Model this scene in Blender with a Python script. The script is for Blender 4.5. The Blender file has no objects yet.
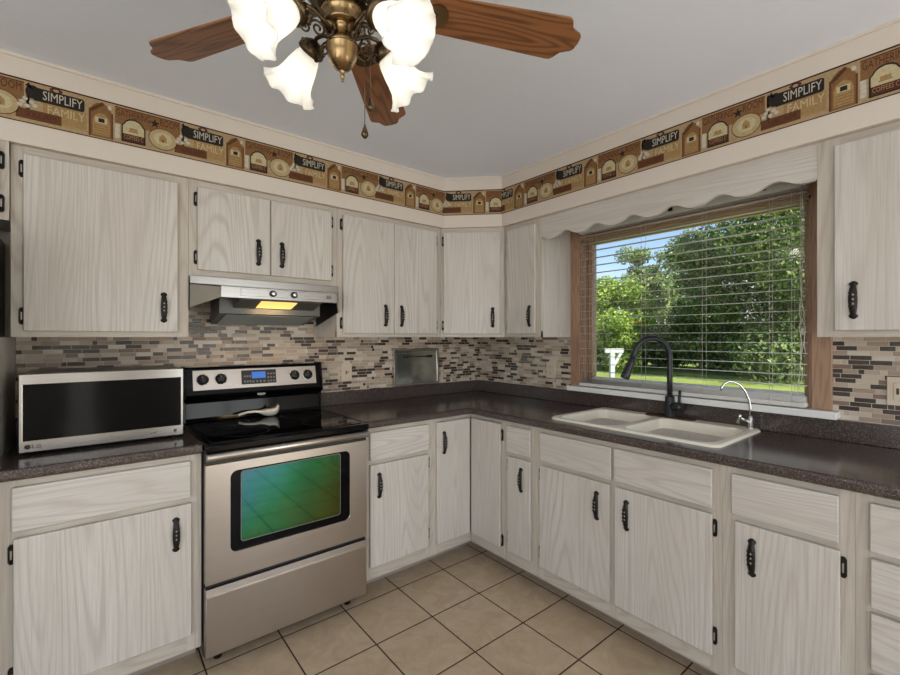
import bpy, bmesh, math, random
from mathutils import Vector, Matrix
random.seed(7)
SC = bpy.context.scene
COL = SC.collection
PI = math.pi

# ------------------------------------------------------------------ materials
def lin(c):
    c = c / 255.0
    return c / 12.92 if c <= 0.04045 else ((c + 0.055) / 1.055) ** 2.4
def rgb(r, g, b): return (lin(r), lin(g), lin(b), 1.0)

class N:
    """small node-graph writer"""
    def __init__(s, name):
        s.m = bpy.data.materials.new(name); s.m.use_nodes = True
        s.t = s.m.node_tree; s.t.nodes.clear()
        s.out = s.t.nodes.new('ShaderNodeOutputMaterial')
        s.b = s.t.nodes.new('ShaderNodeBsdfPrincipled')
        s.t.links.new(s.b.outputs[0], s.out.inputs[0])
    def n(s, kind, **kw):
        nd = s.t.nodes.new('ShaderNode' + kind)
        for k, v in kw.items(): setattr(nd, k, v)
        return nd
    def l(s, a, b): s.t.links.new(a, b)
    def val(s, sock, v):
        if hasattr(v, 'is_output'): s.l(v, sock)
        else: sock.default_value = v
    def math(s, op, a, b=0.0, c=0.0):
        nd = s.n('Math', operation=op)
        s.val(nd.inputs[0], a); s.val(nd.inputs[1], b); s.val(nd.inputs[2], c)
        return nd.outputs[0]
    def obj(s): return s.n('TexCoord').outputs['Object']
    def rnd(s): return s.n('ObjectInfo').outputs['Random']
    def mapv(s, vec, scale, loc=(0, 0, 0), rot=(0, 0, 0)):
        nd = s.n('Mapping'); s.l(vec, nd.inputs[0])
        nd.inputs['Location'].default_value = loc
        nd.inputs['Rotation'].default_value = rot
        nd.inputs['Scale'].default_value = scale
        return nd.outputs[0]
    def noise(s, vec, scale, detail=3.0, rough=0.55, dist=0.0, out='Fac'):
        nd = s.n('TexNoise'); s.l(vec, nd.inputs['Vector'])
        nd.inputs['Scale'].default_value = scale; nd.inputs['Detail'].default_value = detail
        nd.inputs['Roughness'].default_value = rough; nd.inputs['Distortion'].default_value = dist
        return nd.outputs[out]
    def ramp(s, fac, stops, interp='LINEAR'):
        nd = s.n('ValToRGB'); s.l(fac, nd.inputs[0]); r = nd.color_ramp; r.interpolation = interp
        while len(r.elements) < len(stops): r.elements.new(0.5)
        for e, (p, c) in zip(r.elements, stops):
            e.position = p; e.color = c if len(c) == 4 else (*c, 1)
        return nd.outputs[0]
    def mix(s, fac, a, b, mode='MIX'):
        nd = s.n('Mix', data_type='RGBA', blend_type=mode)
        s.val(nd.inputs[0], fac); s.val(nd.inputs[6], a); s.val(nd.inputs[7], b)
        return nd.outputs[2]
    def addv(s, vec, k):
        nd = s.n('VectorMath', operation='ADD'); s.l(vec, nd.inputs[0]); s.val(nd.inputs[1], k)
        return nd.outputs[0]
    def base(s, c): s.val(s.b.inputs['Base Color'], c)
    def set(s, rough=0.5, metal=0.0, spec=0.5, **kw):
        s.val(s.b.inputs['Roughness'], rough); s.val(s.b.inputs['Metallic'], metal)
        s.b.inputs['Specular IOR Level'].default_value = spec
        for k, v in kw.items(): s.val(s.b.inputs[k], v)
        return s
    def bump(s, h, strength=0.2, dist=0.001):
        nd = s.n('Bump'); nd.inputs['Strength'].default_value = strength
        nd.inputs['Distance'].default_value = dist
        s.l(h, nd.inputs['Height']); s.l(nd.outputs[0], s.b.inputs['Normal'])

def plain(name, col, rough=0.5, metal=0.0, spec=0.5, var=0.06, vs=14.0):
    g = N(name); co = g.obj()
    n = g.noise(co, vs, 3)
    lo = tuple(c * (1 - var) for c in col[:3]) + (1,); hi = tuple(min(1, c * (1 + var)) for c in col[:3]) + (1,)
    g.base(g.ramp(n, [(0.3, lo), (0.7, hi)]))
    g.set(rough, metal, spec); return g.m

def pickled_oak(name, horiz=False, tone=(1, 1, 1)):
    g = N(name); co = g.obj()
    off = g.math('MULTIPLY', g.rnd(), 37.0)
    comb = g.n('CombineXYZ'); g.l(off, comb.inputs[0]); g.l(off, comb.inputs[1]); g.l(off, comb.inputs[2])
    v = g.addv(co, comb.outputs[0])
    if horiz: v = g.mapv(v, (1, 1, 1), rot=(0, PI / 2, 0))
    low = g.noise(g.mapv(v, (4.4, 4.4, 0.36)), 1.0, 1.2, 0.4)
    wob = g.noise(g.mapv(v, (60, 60, 3.0)), 1.0, 2.0, 0.5)
    ph = g.math('ADD', g.math('MULTIPLY', low, 215.0), g.math('MULTIPLY', wob, 1.6))
    line = g.math('ADD', g.math('MULTIPLY', g.math('SINE', ph), 0.5), 0.5)
    line = g.math('POWER', line, 3.6)
    fib = g.noise(g.mapv(v, (290, 290, 5.0)), 1.0, 3.0, 0.65)
    patch = g.noise(g.mapv(v, (7, 7, 1.2)), 1.0, 2.0)
    def T(r, gg, b): return tuple(c * k for c, k in zip(rgb(r, gg, b)[:3], tone)) + (1,)
    basec = g.ramp(patch, [(0.3, T(199, 193, 185)), (0.7, T(211, 206, 200))])
    c1 = g.mix(g.math('MULTIPLY', line, g.math('MULTIPLY', patch, 0.72)), basec, T(172, 160, 149))
    st = g.math('MULTIPLY', g.math('SUBTRACT', fib, 0.43), 1.7); 
    c2 = g.mix(g.math('MAXIMUM', st, 0.0), c1, T(168, 159, 150))
    g.base(c2); g.set(0.42, 0, 0.35)
    g.bump(fib, 0.12, 0.0006); return g.m

def brushed(name, col, rough=0.3, axis='x', str_=0.05, metal=1.0):
    g = N(name); co = g.obj()
    sc = (3, 400, 400) if axis == 'x' else (400, 400, 3)
    n = g.noise(g.mapv(co, sc), 1.0, 2)
    lo = tuple(c * 0.93 for c in col[:3]) + (1,)
    g.base(g.ramp(n, [(0.3, lo), (0.7, col)]))
    g.set(rough, metal, 0.5); g.bump(n, str_, 0.0004); return g.m

def make_counter():
    g = N('speckled_laminate'); co = g.obj()
    v = g.n('TexVoronoi'); g.l(co, v.inputs['Vector']); v.inputs['Scale'].default_value = 420
    sep = g.n('SeparateColor'); g.l(v.outputs['Color'], sep.inputs[0])
    c = g.ramp(sep.outputs[0], [(0.0, rgb(52, 45, 44)), (0.45, rgb(72, 62, 60)), (0.72, rgb(100, 86, 82)), (0.9, rgb(134, 116, 108))], 'CONSTANT')
    n = g.noise(co, 60, 4)
    c = g.mix(g.math('MULTIPLY', n, 0.5), c, rgb(60, 52, 51))
    g.base(c); g.set(0.16, 0, 0.75)
    g.bump(g.noise(co, 500, 2), 0.08, 0.0004); return g.m

def make_tile():
    g = N('mosaic_tile'); co = g.obj()
    sx = g.n('SeparateXYZ'); g.l(co, sx.inputs[0]); X = sx.outputs[0]; Z = sx.outputs[2]
    H, W, G = 0.0192, 0.066, 0.0018
    rz = g.math('DIVIDE', Z, H); row = g.math('FLOOR', rz); fz = g.math('FRACT', rz)
    wn = g.n('TexWhiteNoise', noise_dimensions='1D'); g.l(row, wn.inputs['W'])
    xs = g.math('ADD', g.math('DIVIDE', X, W), g.math('MULTIPLY', wn.outputs['Value'], 7.31))
    colid = g.math('FLOOR', xs); fx = g.math('FRACT', xs)
    def rid(a, b):
        cb = g.n('CombineXYZ'); g.val(cb.inputs[0], a); g.val(cb.inputs[1], b)
        w = g.n('TexWhiteNoise', noise_dimensions='2D'); g.l(cb.outputs[0], w.inputs['Vector']); return w
    w0 = rid(colid, row)
    # some bricks are split into a long and a short piece
    split = g.math('GREATER_THAN', w0.outputs['Value'], 0.80)
    side = g.math('MULTIPLY', split, g.math('GREATER_THAN', fx, 0.70))
    sub = g.math('ADD', colid, g.math('MULTIPLY', side, 0.37))
    w1 = rid(sub, g.math('ADD', row, 0.13))
    gx = g.math('MINIMUM', fx, g.math('SUBTRACT', 1.0, fx))
    gs = g.math('ABSOLUTE', g.math('SUBTRACT', fx, 0.70))
    gs = g.math('ADD', gs, g.math('MULTIPLY', g.math('SUBTRACT', 1.0, split), 9.0))
    gx = g.math('MULTIPLY', g.math('MINIMUM', gx, gs), W)
    gz = g.math('MULTIPLY', g.math('MINIMUM', fz, g.math('SUBTRACT', 1.0, fz)), H)
    d = g.math('MINIMUM', gx, gz)
    grout = g.math('LESS_THAN', d, G / 2)
    C = [(0.0, rgb(196, 182, 164)), (0.17, rgb(178, 160, 140)), (0.33, rgb(208, 198, 184)), (0.46, rgb(160, 142, 126)),
         (0.58, rgb(186, 168, 150)), (0.66, rgb(128, 106, 92)), (0.76, rgb(44, 37, 34)), (0.88, rgb(22, 20, 20))]
    c = g.ramp(w1.outputs['Value'], C, 'CONSTANT')
    marb = g.noise(g.mapv(co, (40, 40, 90)), 1.0, 4, 0.6, 1.5)
    isdark = g.math('GREATER_THAN', w1.outputs['Value'], 0.66)
    c = g.mix(g.math('MULTIPLY', g.math('MULTIPLY', marb, isdark), 0.16), c, rgb(150, 118, 96))
    c = g.mix(g.math('MULTIPLY', marb, 0.14), c, rgb(150, 132, 116))
    c = g.mix(grout, c, rgb(205, 198, 186))
    g.base(c)
    # glass pieces are glossy, stone pieces honed
    gl = g.math('GREATER_THAN', w1.outputs['Value'], 0.72)
    r = g.math('SUBTRACT', 0.45, g.math('MULTIPLY', gl, 0.2))
    r = g.math('MAXIMUM', r, g.math('MULTIPLY', grout, 0.8))
    g.set(r, 0, 0.35)
    e = g.n('MapRange'); g.l(d, e.inputs[0]); e.inputs[1].default_value = 0.0004; e.inputs[2].default_value = 0.0022
    g.bump(e.outputs[0], 0.6, 0.0012); return g.m

def make_floor():
    g = N('ceramic_floor_tile'); co = g.obj()
    sx = g.n('SeparateXYZ'); g.l(co, sx.inputs[0]); P = 0.309; G = 0.0065
    x = g.math('DIVIDE', g.math('SUBTRACT', sx.outputs[0], -0.843), P)
    y = g.math('DIVIDE', g.math('SUBTRACT', sx.outputs[1], -0.628), P)
    fx = g.math('FRACT', x); fy = g.math('FRACT', y)
    cb = g.n('CombineXYZ'); g.l(g.math('FLOOR', x), cb.inputs[0]); g.l(g.math('FLOOR', y), cb.inputs[1])
    w = g.n('TexWhiteNoise', noise_dimensions='2D'); g.l(cb.outputs[0], w.inputs['Vector'])
    d = g.math('MINIMUM', g.math('MINIMUM', fx, g.math('SUBTRACT', 1, fx)), g.math('MINIMUM', fy, g.math('SUBTRACT', 1, fy)))
    d = g.math('MULTIPLY', d, P)
    grout = g.math('LESS_THAN', d, G / 2)
    sh = g.n('VectorMath', operation='ADD'); g.l(co, sh.inputs[0])
    sc = g.n('VectorMath', operation='SCALE'); g.l(w.outputs['Color'], sc.inputs[0]); sc.inputs['Scale'].default_value = 20
    g.l(sc.outputs[0], sh.inputs[1])
    m1 = g.noise(sh.outputs[0], 9, 5, 0.6, 1.2); m2 = g.noise(sh.outputs[0], 45, 4, 0.6, 0.6)
    c = g.ramp(m1, [(0.25, rgb(176, 155, 128)), (0.5, rgb(196, 177, 150)), (0.75, rgb(212, 195, 170))])
    c = g.mix(g.math('MULTIPLY', m2, 0.38), c, rgb(160, 138, 112))
    c = g.mix(g.math('MULTIPLY', w.outputs['Value'], 0.25), c, rgb(192, 170, 142))
    c = g.mix(grout, c, rgb(70, 50, 38)); g.base(c)
    g.set(g.math('ADD', 0.38, g.math('MULTIPLY', grout, 0.5)), 0, 0.4)
    e = g.n('MapRange'); g.l(d, e.inputs[0]); e.inputs[1].default_value = 0.001; e.inputs[2].default_value = 0.006
    h = g.math('ADD', e.outputs[0], g.math('MULTIPLY', m2, 0.12))
    g.bump(h, 0.5, 0.002); return g.m

def brown_wood(name, cols, axis='x', sc=1.0, rough=0.4):
    g = N(name); co = g.obj()
    a, b = 14.0 * sc, 1.6 * sc
    mp = {'x': (b, a, a), 'y': (a, b, a), 'z': (a, a, b)}[axis]
    fp = {'x': (7, 260, 260), 'y': (260, 7, 260), 'z': (260, 260, 7)}[axis]
    off = g.math('MULTIPLY', g.rnd(), 31.0)
    comb = g.n('CombineXYZ'); g.l(off, comb.inputs[0]); g.l(off, comb.inputs[1]); g.l(off, comb.inputs[2])
    v = g.addv(co, comb.outputs[0])
    low = g.noise(g.mapv(v, mp), 1.0, 2, 0.5)
    line = g.math('ADD', g.math('MULTIPLY', g.math('SINE', g.math('MULTIPLY', low, 70.0)), 0.5), 0.5)
    line = g.math('POWER', line, 2.0)
    fib = g.noise(g.mapv(v, fp), 1.0, 3)
    c = g.mix(g.math('MULTIPLY', line, 0.75), cols[0], cols[1])
    c = g.mix(g.math('MULTIPLY', fib, 0.5), c, cols[2])
    g.base(c); g.set(rough, 0, 0.4); return g.m

def emit(name, col, s):
    g = N(name); g.base(col); g.set(0.5)
    g.b.inputs['Emission Color'].default_value = col; g.b.inputs['Emission Strength'].default_value = s; return g.m

def glassy(name, col=(1, 1, 1, 1), rough=0.0):
    g = N(name); t = g.t
    tr = g.n('BsdfTransparent'); tr.inputs[0].default_value = col
    gl = g.n('BsdfGlossy'); gl.inputs['Roughness'].default_value = rough
    fr = g.n('Fresnel'); fr.inputs[0].default_value = 1.5
    mx = g.n('MixShader'); g.l(fr.outputs[0], mx.inputs[0]); g.l(tr.outputs[0], mx.inputs[1]); g.l(gl.outputs[0], mx.inputs[2])
    g.l(mx.outputs[0], g.out.inputs[0]); t.nodes.remove(g.b); return g.m

def make_leaf(name, stops):
    g = N(name); geo = g.n('NewGeometry')
    c = g.ramp(geo.outputs['Random Per Island'], stops)
    g.base(c); g.set(0.55, 0, 0.25)
    tl = g.n('BsdfTranslucent'); g.l(c, tl.inputs[0])
    mx = g.n('MixShader'); mx.inputs[0].default_value = 0.35
    g.l(g.b.outputs[0], mx.inputs[1]); g.l(tl.outputs[0], mx.inputs[2]); g.l(mx.outputs[0], g.out.inputs[0]); return g.m

def make_lawn():
    g = N('lawn_grass'); co = g.obj()
    n = g.noise(co, 0.7, 4); f = g.noise(co, 30, 3)
    c = g.ramp(n, [(0.3, rgb(108, 124, 60)), (0.7, rgb(136, 150, 82))])
    c = g.mix(g.math('MULTIPLY', f, 0.5), c, rgb(86, 106, 44)); g.base(c); g.set(0.8, 0, 0.1); return g.m

def make_oven_glass():
    g = N('coated_oven_glass'); co = g.obj()
    lw = g.n('LayerWeight'); lw.inputs[0].default_value = 0.5
    f = g.math('ADD', lw.outputs['Facing'], g.math('MULTIPLY', g.math('SUBTRACT', g.noise(co, 5.0, 2), 0.5), 0.05))
    c = g.ramp(f, [(0.05, rgb(108, 94, 142)), (0.075, rgb(66, 126, 128)), (0.105, rgb(58, 130, 88)), (0.14, rgb(98, 118, 62)), (0.19, rgb(106, 98, 62))])
    g.base(c); g.set(0.05, 1.0, 0.5); return g.m

def make_steelmark(): return plain('grey_marking', rgb(120, 118, 115), 0.5, 0.2)

def make_frosted():
    g = N('frosted_shade_glass'); co = g.obj()
    g.base((0.92, 0.91, 0.88, 1)); g.set(0.3, 0, 0.5)
    tl = g.n('BsdfTranslucent'); tl.inputs[0].default_value = (0.95, 0.94, 0.9, 1)
    em = g.n('Emission'); em.inputs[0].default_value = (1.0, 0.97, 0.91, 1); em.inputs[1].default_value = 0.12
    mx = g.n('MixShader'); mx.inputs[0].default_value = 0.55
    g.l(g.b.outputs[0], mx.inputs[1]); g.l(tl.outputs[0], mx.inputs[2])
    ad = g.n('AddShader'); g.l(mx.outputs[0], ad.inputs[0]); g.l(em.outputs[0], ad.inputs[1])
    g.l(ad.outputs[0], g.out.inputs[0]); return g.m

def make_paint(name, col, bump=0.12, sc=60):
    g = N(name); co = g.obj(); n = g.noise(co, sc, 4)
    lo = tuple(c * 0.985 for c in col[:3]) + (1,)
    g.base(g.ramp(n, [(0.3, lo), (0.7, col)])); g.set(0.65, 0, 0.25); g.bump(n, bump, 0.003); return g.m

M = {}
M['oak'] = pickled_oak('pickled_oak'); M['oakh'] = pickled_oak('pickled_oak_crosswise', True)
M['oakf'] = pickled_oak('pickled_oak_frame', False, (.90, .87, .82)); M['oakfh'] = pickled_oak('pickled_oak_frame_crosswise', True, (.90, .87, .82))
M['counter'] = make_counter(); M['tile'] = make_tile(); M['floor'] = make_floor()
M['ceiling'] = make_paint('ceiling_paint', rgb(231, 236, 245), 0.3, 45)
M['wall'] = make_paint('wall_paint', rgb(214, 208, 198))
M['soffit'] = make_paint('soffit_paint', rgb(214, 204, 192), 0.08)
M['steel'] = brushed('brushed_steel', rgb(186, 179, 172), 0.28)
M['steeld'] = brushed('dull_steel', rgb(120, 119, 114), 0.4)
M['steelh'] = brushed('hood_steel', rgb(156, 155, 153), 0.26)
M['steelm'] = brushed('microwave_steel', rgb(158, 155, 152), 0.2)
M['cheek'] = plain('hood_side_lightened', rgb(150, 144, 132), 0.4, 0.2)  # plain grey replaces steel here; a lighter reflection is put into the colour
M['hoodbody'] = plain('grey_hood_enamel', rgb(92, 93, 88), 0.45, 0.3)
M['chrome'] = plain('chrome', rgb(215, 215, 215), 0.12, 1.0, var=0.02)
M['blackg'] = plain('black_gloss', rgb(7, 7, 9), 0.09, 0, 0.16, 0.1)
M['ceramic'] = plain('black_glass_cooktop', rgb(7, 7, 8), 0.06, 0, 0.4, 0.1)
M['black'] = plain('black_plastic', rgb(20, 20, 21), 0.4)
M['iron'] = plain('antique_black_iron', rgb(36, 33, 31), 0.4, 0.5, 0.5, 0.35, 180)
M['ironlight'] = plain('worn_pewter', rgb(150, 146, 138), 0.4, 0.6)
M['faucet'] = plain('gunmetal_finish', rgb(46, 48, 52), 0.35, 0.4)
M['bronze'] = plain('bronze_plate', rgb(84, 58, 44), 0.4, 0.2)
M['sink'] = plain('biscuit_enamel', rgb(244, 238, 222), 0.2, 0, 0.5, 0.02)
M['white'] = plain('white_paint', rgb(232, 232, 230), 0.45, 0, 0.4, 0.02)
M['slat'] = plain('white_blind_slat', rgb(216, 214, 209), 0.5, 0, 0.4, 0.02)
M['cord'] = plain('blind_cord', rgb(206, 200, 188), 0.8)
M['postwhite'] = plain('weathered_white_paint', rgb(176, 178, 180), 0.7, 0, 0.2)
M['almond'] = plain('almond_plastic', rgb(208, 193, 172), 0.45, 0, 0.4, 0.03)
M['slot'] = plain('outlet_slot', rgb(70, 60, 50), 0.6)
M['casing'] = brown_wood('window_casing_wood', [rgb(170, 138, 112), rgb(138, 106, 84), rgb(154, 122, 98)], 'z')
M['casingh'] = brown_wood('window_casing_wood_crosswise', [rgb(170, 138, 112), rgb(138, 106, 84), rgb(154, 122, 98)], 'y')
M['blade'] = brown_wood('oak_fan_blade', [rgb(146, 96, 58), rgb(72, 42, 24), rgb(116, 74, 44)], 'x', 0.8, 0.35)
M['brass'] = brushed('antique_brass', rgb(150, 126, 90), 0.25, 'z', 0.02)
M['brassd'] = plain('dark_antique_brass', rgb(92, 78, 60), 0.32, 1.0, 0.5, 0.25, 60)
M['frost'] = make_frosted()
M['bulb'] = emit('lit_bulb', (1, 0.96, 0.88, 1), 2.2)
M['hoodlamp'] = emit('lit_hood_lens', (1.0, 0.55, 0.16, 1), 1.25)
M['display'] = emit('blue_display', (0.05, 0.2, 0.7, 1), 0.22)
M['glass'] = glassy('window_glass')
M['oveng'] = make_oven_glass()
M['mark'] = make_steelmark()
M['mirror'] = plain('mirror_glass', rgb(176, 182, 176), 0.13, 1.0, var=0.02)
M['kick'] = plain('toe_kick_paint', rgb(150, 143, 134), 0.6)
M['lawn'] = make_lawn()
M['bounce'] = plain('pale_bounce_strip', rgb(205, 200, 190), 0.8, 0, 0.2, 0.1, 3)
M['bark'] = brown_wood('tree_bark', [rgb(92, 80, 68), rgb(58, 48, 40), rgb(76, 66, 56)], 'z', 1.0, 0.9)
M['leafA'] = make_leaf('deep_green_leaves', [(0.0, rgb(56, 76, 42)), (0.5, rgb(92, 116, 60)), (0.85, rgb(130, 152, 84)), (1.0, rgb(168, 186, 116))])
M['leafD'] = make_leaf('mid_green_leaves', [(0.0, rgb(74, 94, 54)), (0.5, rgb(112, 134, 74)), (0.85, rgb(146, 164, 98)), (1.0, rgb(178, 190, 128))])
M['leafB'] = make_leaf('yellow_green_leaves', [(0.0, rgb(84, 116, 40)), (0.5, rgb(128, 158, 60)), (1.0, rgb(178, 196, 98))])
M['leafC'] = make_leaf('grey_green_leaves', [(0.0, rgb(84, 108, 66)), (0.5, rgb(124, 148, 92)), (1.0, rgb(168, 184, 128))])
M['fridge'] = plain('black_fridge_panel', rgb(24, 24, 26), 0.3)
# printed border inks
INK = {k: plain('ink_' + k, rgb(*(int(v * .84) for v in c)), 0.6, 0, 0.2, 0.12, 90) for k, c in {
    'edge': (70, 36, 22), 'tan': (198, 170, 128), 'brown': (152, 110, 68), 'dkbrown': (112, 70, 42), 'red': (96, 48, 36),
    'black': (46, 40, 36), 'cream': (222, 206, 164), 'gold': (186, 150, 98), 'white': (226, 216, 196), 'oval': (206, 184, 136)}.items()}

# ------------------------------------------------------------------ mesh helpers
class B:
    def __init__(s): s.bm = bmesh.new(); s.mats = []
    def mi(s, m):
        if m not in s.mats: s.mats.append(m)
        return s.mats.index(m)
    def _fin(s, faces, m, smooth=False):
        k = s.mi(m)
        for f in faces: f.material_index = k; f.smooth = smooth
    def box(s, x0, x1, y0, y1, z0, z1, m, bev=0.0, seg=2, mat=None):
        if x0 > x1: x0, x1 = x1, x0
        if y0 > y1: y0, y1 = y1, y0
        if z0 > z1: z0, z1 = z1, z0
        vs = [s.bm.verts.new(p) for p in ((x0, y0, z0), (x1, y0, z0), (x1, y1, z0), (x0, y1, z0), (x0, y0, z1), (x1, y0, z1), (x1, y1, z1), (x0, y1, z1))]
        fs = [s.bm.faces.new([vs[i] for i in q]) for q in ((0, 3, 2, 1), (4, 5, 6, 7), (0, 1, 5, 4), (1, 2, 6, 5), (2, 3, 7, 6), (3, 0, 4, 7))]
        s._fin(fs, m)
        if bev > 0:
            es = list({e for f in fs for e in f.edges})
            r = bmesh.ops.bevel(s.bm, geom=es, offset=bev, segments=seg, profile=0.5, affect='EDGES')
            s._fin(r['faces'], m, True)
            vs = list({v for f in r['faces'] for v in f.verts} | {v for v in vs if v.is_valid})
        if mat is not None: bmesh.ops.transform(s.bm, matrix=mat, verts=vs)
        return s
    def hexa(s, pts, m):
        """8 corners: bottom loop 4 then top loop 4"""
        vs = [s.bm.verts.new(p) for p in pts]
        fs = [s.bm.faces.new([vs[i] for i in q]) for q in ((0, 3, 2, 1), (4, 5, 6, 7), (0, 1, 5, 4), (1, 2, 6, 5), (2, 3, 7, 6), (3, 0, 4, 7))]
        s._fin(fs, m); return s
    def prism(s, poly, axis, a, b, m, smooth=False, bev=0.0):
        """extrude a 2D polygon: axis 'y' -> poly is (x,z); 'x' -> (y,z); 'z' -> (x,y)"""
        def P(p, t): return {'y': (p[0], t, p[1]), 'x': (t, p[0], p[1]), 'z': (p[0], p[1], t)}[axis]
        va = [s.bm.verts.new(P(p, a)) for p in poly]; vb = [s.bm.verts.new(P(p, b)) for p in poly]
        n = len(poly); fs = []
        caps = [s.bm.faces.new(va), s.bm.faces.new(vb[::-1])]
        for i in range(n):
            j = (i + 1) % n; fs.append(s.bm.faces.new((va[j], va[i], vb[i], vb[j])))
        s._fin(caps, m); s._fin(fs, m, smooth)
        if bev > 0:
            es = list({e for f in caps for e in f.edges})
            r = bmesh.ops.bevel(s.bm, geom=es, offset=bev, segments=2, profile=0.5, affect='EDGES'); s._fin(r['faces'], m, True)
        return s
    def lathe(s, prof, m, seg=20, mat=None, wave=None, cap=True):
        """prof: list of (r,z); spun about z"""
        rings = []; allv = []
        for k, (r, z) in enumerate(prof):
            ring = []
            for i in range(seg):
                a = 2 * PI * i / seg
                rr, zz = (r, z) if wave is None else wave(k, r, z, a)
                ring.append(s.bm.verts.new((rr * math.cos(a), rr * math.sin(a), zz)))
            rings.append(ring); allv += ring
        fs = []
        for p, q in zip(rings, rings[1:]):
            for i in range(seg):
                j = (i + 1) % seg; fs.append(s.bm.faces.new((p[i], p[j], q[j], q[i])))
        s._fin(fs, m, True)
        if cap:
            cf = [s.bm.faces.new(rings[0][::-1]), s.bm.faces.new(rings[-1])]; s._fin(cf, m)
        if mat is not None: bmesh.ops.transform(s.bm, matrix=mat, verts=allv)
        return s
    def cyl(s, p0, p1, r, m, seg=16, r1=None):
        p0 = Vector(p0); p1 = Vector(p1); d = p1 - p0
        q = d.to_track_quat('Z', 'Y').to_matrix().to_4x4(); q.translation = p0
        return s.lathe([(r, 0), (r if r1 is None else r1, d.length)], m, seg, q)
    def tube(s, pts, r, m, seg=10, radii=None, flat=None):
        pts = [Vector(p) for p in pts]; n = len(pts); rings = []
        t0 = (pts[1] - pts[0]).normalized(); up = Vector((0, 0, 1)) if abs(t0.z) < 0.9 else Vector((1, 0, 0))
        u = t0.cross(up).normalized()
        for i, p in enumerate(pts):
            t = (pts[min(i + 1, n - 1)] - pts[max(i - 1, 0)]).normalized()
            u = (u - t * u.dot(t)).normalized(); w = t.cross(u)
            rr = r if radii is None else radii[i]
            rings.append([s.bm.verts.new(p + u * (rr * math.cos(2 * PI * k / seg)) + w * (rr * (flat or 1) * math.sin(2 * PI * k / seg))) for k in range(seg)])
        fs = []
        for a, b in zip(rings, rings[1:]):
            for i in range(seg):
                j = (i + 1) % seg; fs.append(s.bm.faces.new((a[i], a[j], b[j], b[i])))
        s._fin(fs, m, True)
        s._fin([s.bm.faces.new(rings[0][::-1]), s.bm.faces.new(rings[-1])], m)
        return s
    def sphere(s, c, r, m, seg=14, sc=(1, 1, 1)):
        mt = Matrix.Translation(c) @ Matrix.Diagonal((sc[0] * r, sc[1] * r, sc[2] * r, 1))
        res = bmesh.ops.create_uvsphere(s.bm, u_segments=seg, v_segments=max(6, seg // 2 + 2), radius=1, matrix=mt)
        s._fin(list({f for v in res['verts'] for f in v.link_faces}), m, True); return s
    def text(s, body, size, m, mat, width=None, depth=0.0):
        cu = bpy.data.curves.new('lettering', 'FONT'); cu.body = body; cu.size = size; cu.align_x = 'CENTER'; cu.align_y = 'CENTER'
        cu.extrude = depth; cu.resolution_u = 2
        ob = bpy.data.objects.new('lettering', cu); COL.objects.link(ob)
        bpy.context.view_layer.update()
        me = bpy.data.meshes.new_from_object(ob.evaluated_get(bpy.context.evaluated_depsgraph_get()))
        COL.objects.unlink(ob); bpy.data.objects.remove(ob); bpy.data.curves.remove(cu)
        if width:
            xs = [v.co.x for v in me.vertices]; k = width / max(1e-6, max(xs) - min(xs))
            mat = mat @ Matrix.Diagonal((k, 1, 1, 1))
        me.transform(mat)
        nf = len(s.bm.faces); s.bm.from_mesh(me); s.bm.faces.ensure_lookup_table()
        s._fin([s.bm.faces[i] for i in range(nf, len(s.bm.faces))], m); bpy.data.meshes.remove(me); return s
    def build(s, name, parent=None, loc=None):
        me = bpy.data.meshes.new(name); s.bm.normal_update(); s.bm.to_mesh(me); s.bm.free()
        for m in s.mats: me.materials.append(m)
        o = bpy.data.objects.new(name, me); COL.objects.link(o)
        if parent: o.parent = parent
        if loc: o.location = loc
        return o

def thing(name, label, cat, loc=(0, 0, 0), rz=0.0, group=None):
    o = bpy.data.objects.new(name, None); COL.objects.link(o); o.empty_display_size = 0.05
    o.location = loc; o.rotation_euler = (0, 0, rz); o['label'] = label; o['category'] = cat
    if group: o['group'] = group
    return o
def tag(o, label, cat, group=None):
    o['label'] = label; o['category'] = cat
    if group: o['group'] = group
    return o
def struct(o): o['kind'] = 'structure'; return o

# ------------------------------------------------------------------ camera
F_PX, YAW, HC = 438.0, math.radians(51.0), 1.36
CX, CY = -2.429, -2.650
cam = bpy.data.cameras.new('camera'); co = bpy.data.objects.new('camera', cam); COL.objects.link(co)
cam.sensor_width = 36.0; cam.lens = 36.0 * F_PX / 900.0; cam.clip_start = 0.02; cam.clip_end = 400
co.location = (CX, CY, HC); co.rotation_euler = (PI / 2, 0, YAW - PI / 2)
SC.camera = co
FW = Vector((math.cos(YAW), math.sin(YAW), 0)); RT = Vector((math.sin(YAW), -math.cos(YAW), 0))

# ------------------------------------------------------------------ room shell
CEIL = 2.432; XL, YF = -4.7, -5.3; WX = 0.012
struct(B().box(XL - .15, WX + .15, YF - .15, .15, -.12, 0, M['floor']).build('floor'))
struct(B().box(XL - .15, WX + .15, YF - .15, .15, CEIL, CEIL + .12, M['ceiling']).build('ceiling'))
struct(B().box(XL - .15, WX + .15, 0, .15, 0, CEIL, M['wall']).build('wall_back'))
WY0, WY1, WZ0, WZ1 = -2.157, -.985, 1.05, 1.985     # window opening
w = B()
for a, b, c, d in ((YF, WY0, 0, CEIL), (WY1, 0, 0, CEIL), (WY0, WY1, 0, WZ0), (WY0, WY1, WZ1, CEIL)):
    w.box(WX, WX + .15, a, b, c, d, M['wall'])
struct(w.build('wall_right'))
OPEN = ((-4.55, -3.20, .30, 2.20), (-2.72, -2.40, .10, 2.05), (-1.42, -.10, .08, 2.15))   # unseen openings behind the viewpoint, laid out for fill light and reflections
w = B(); xprev = XL
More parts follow.
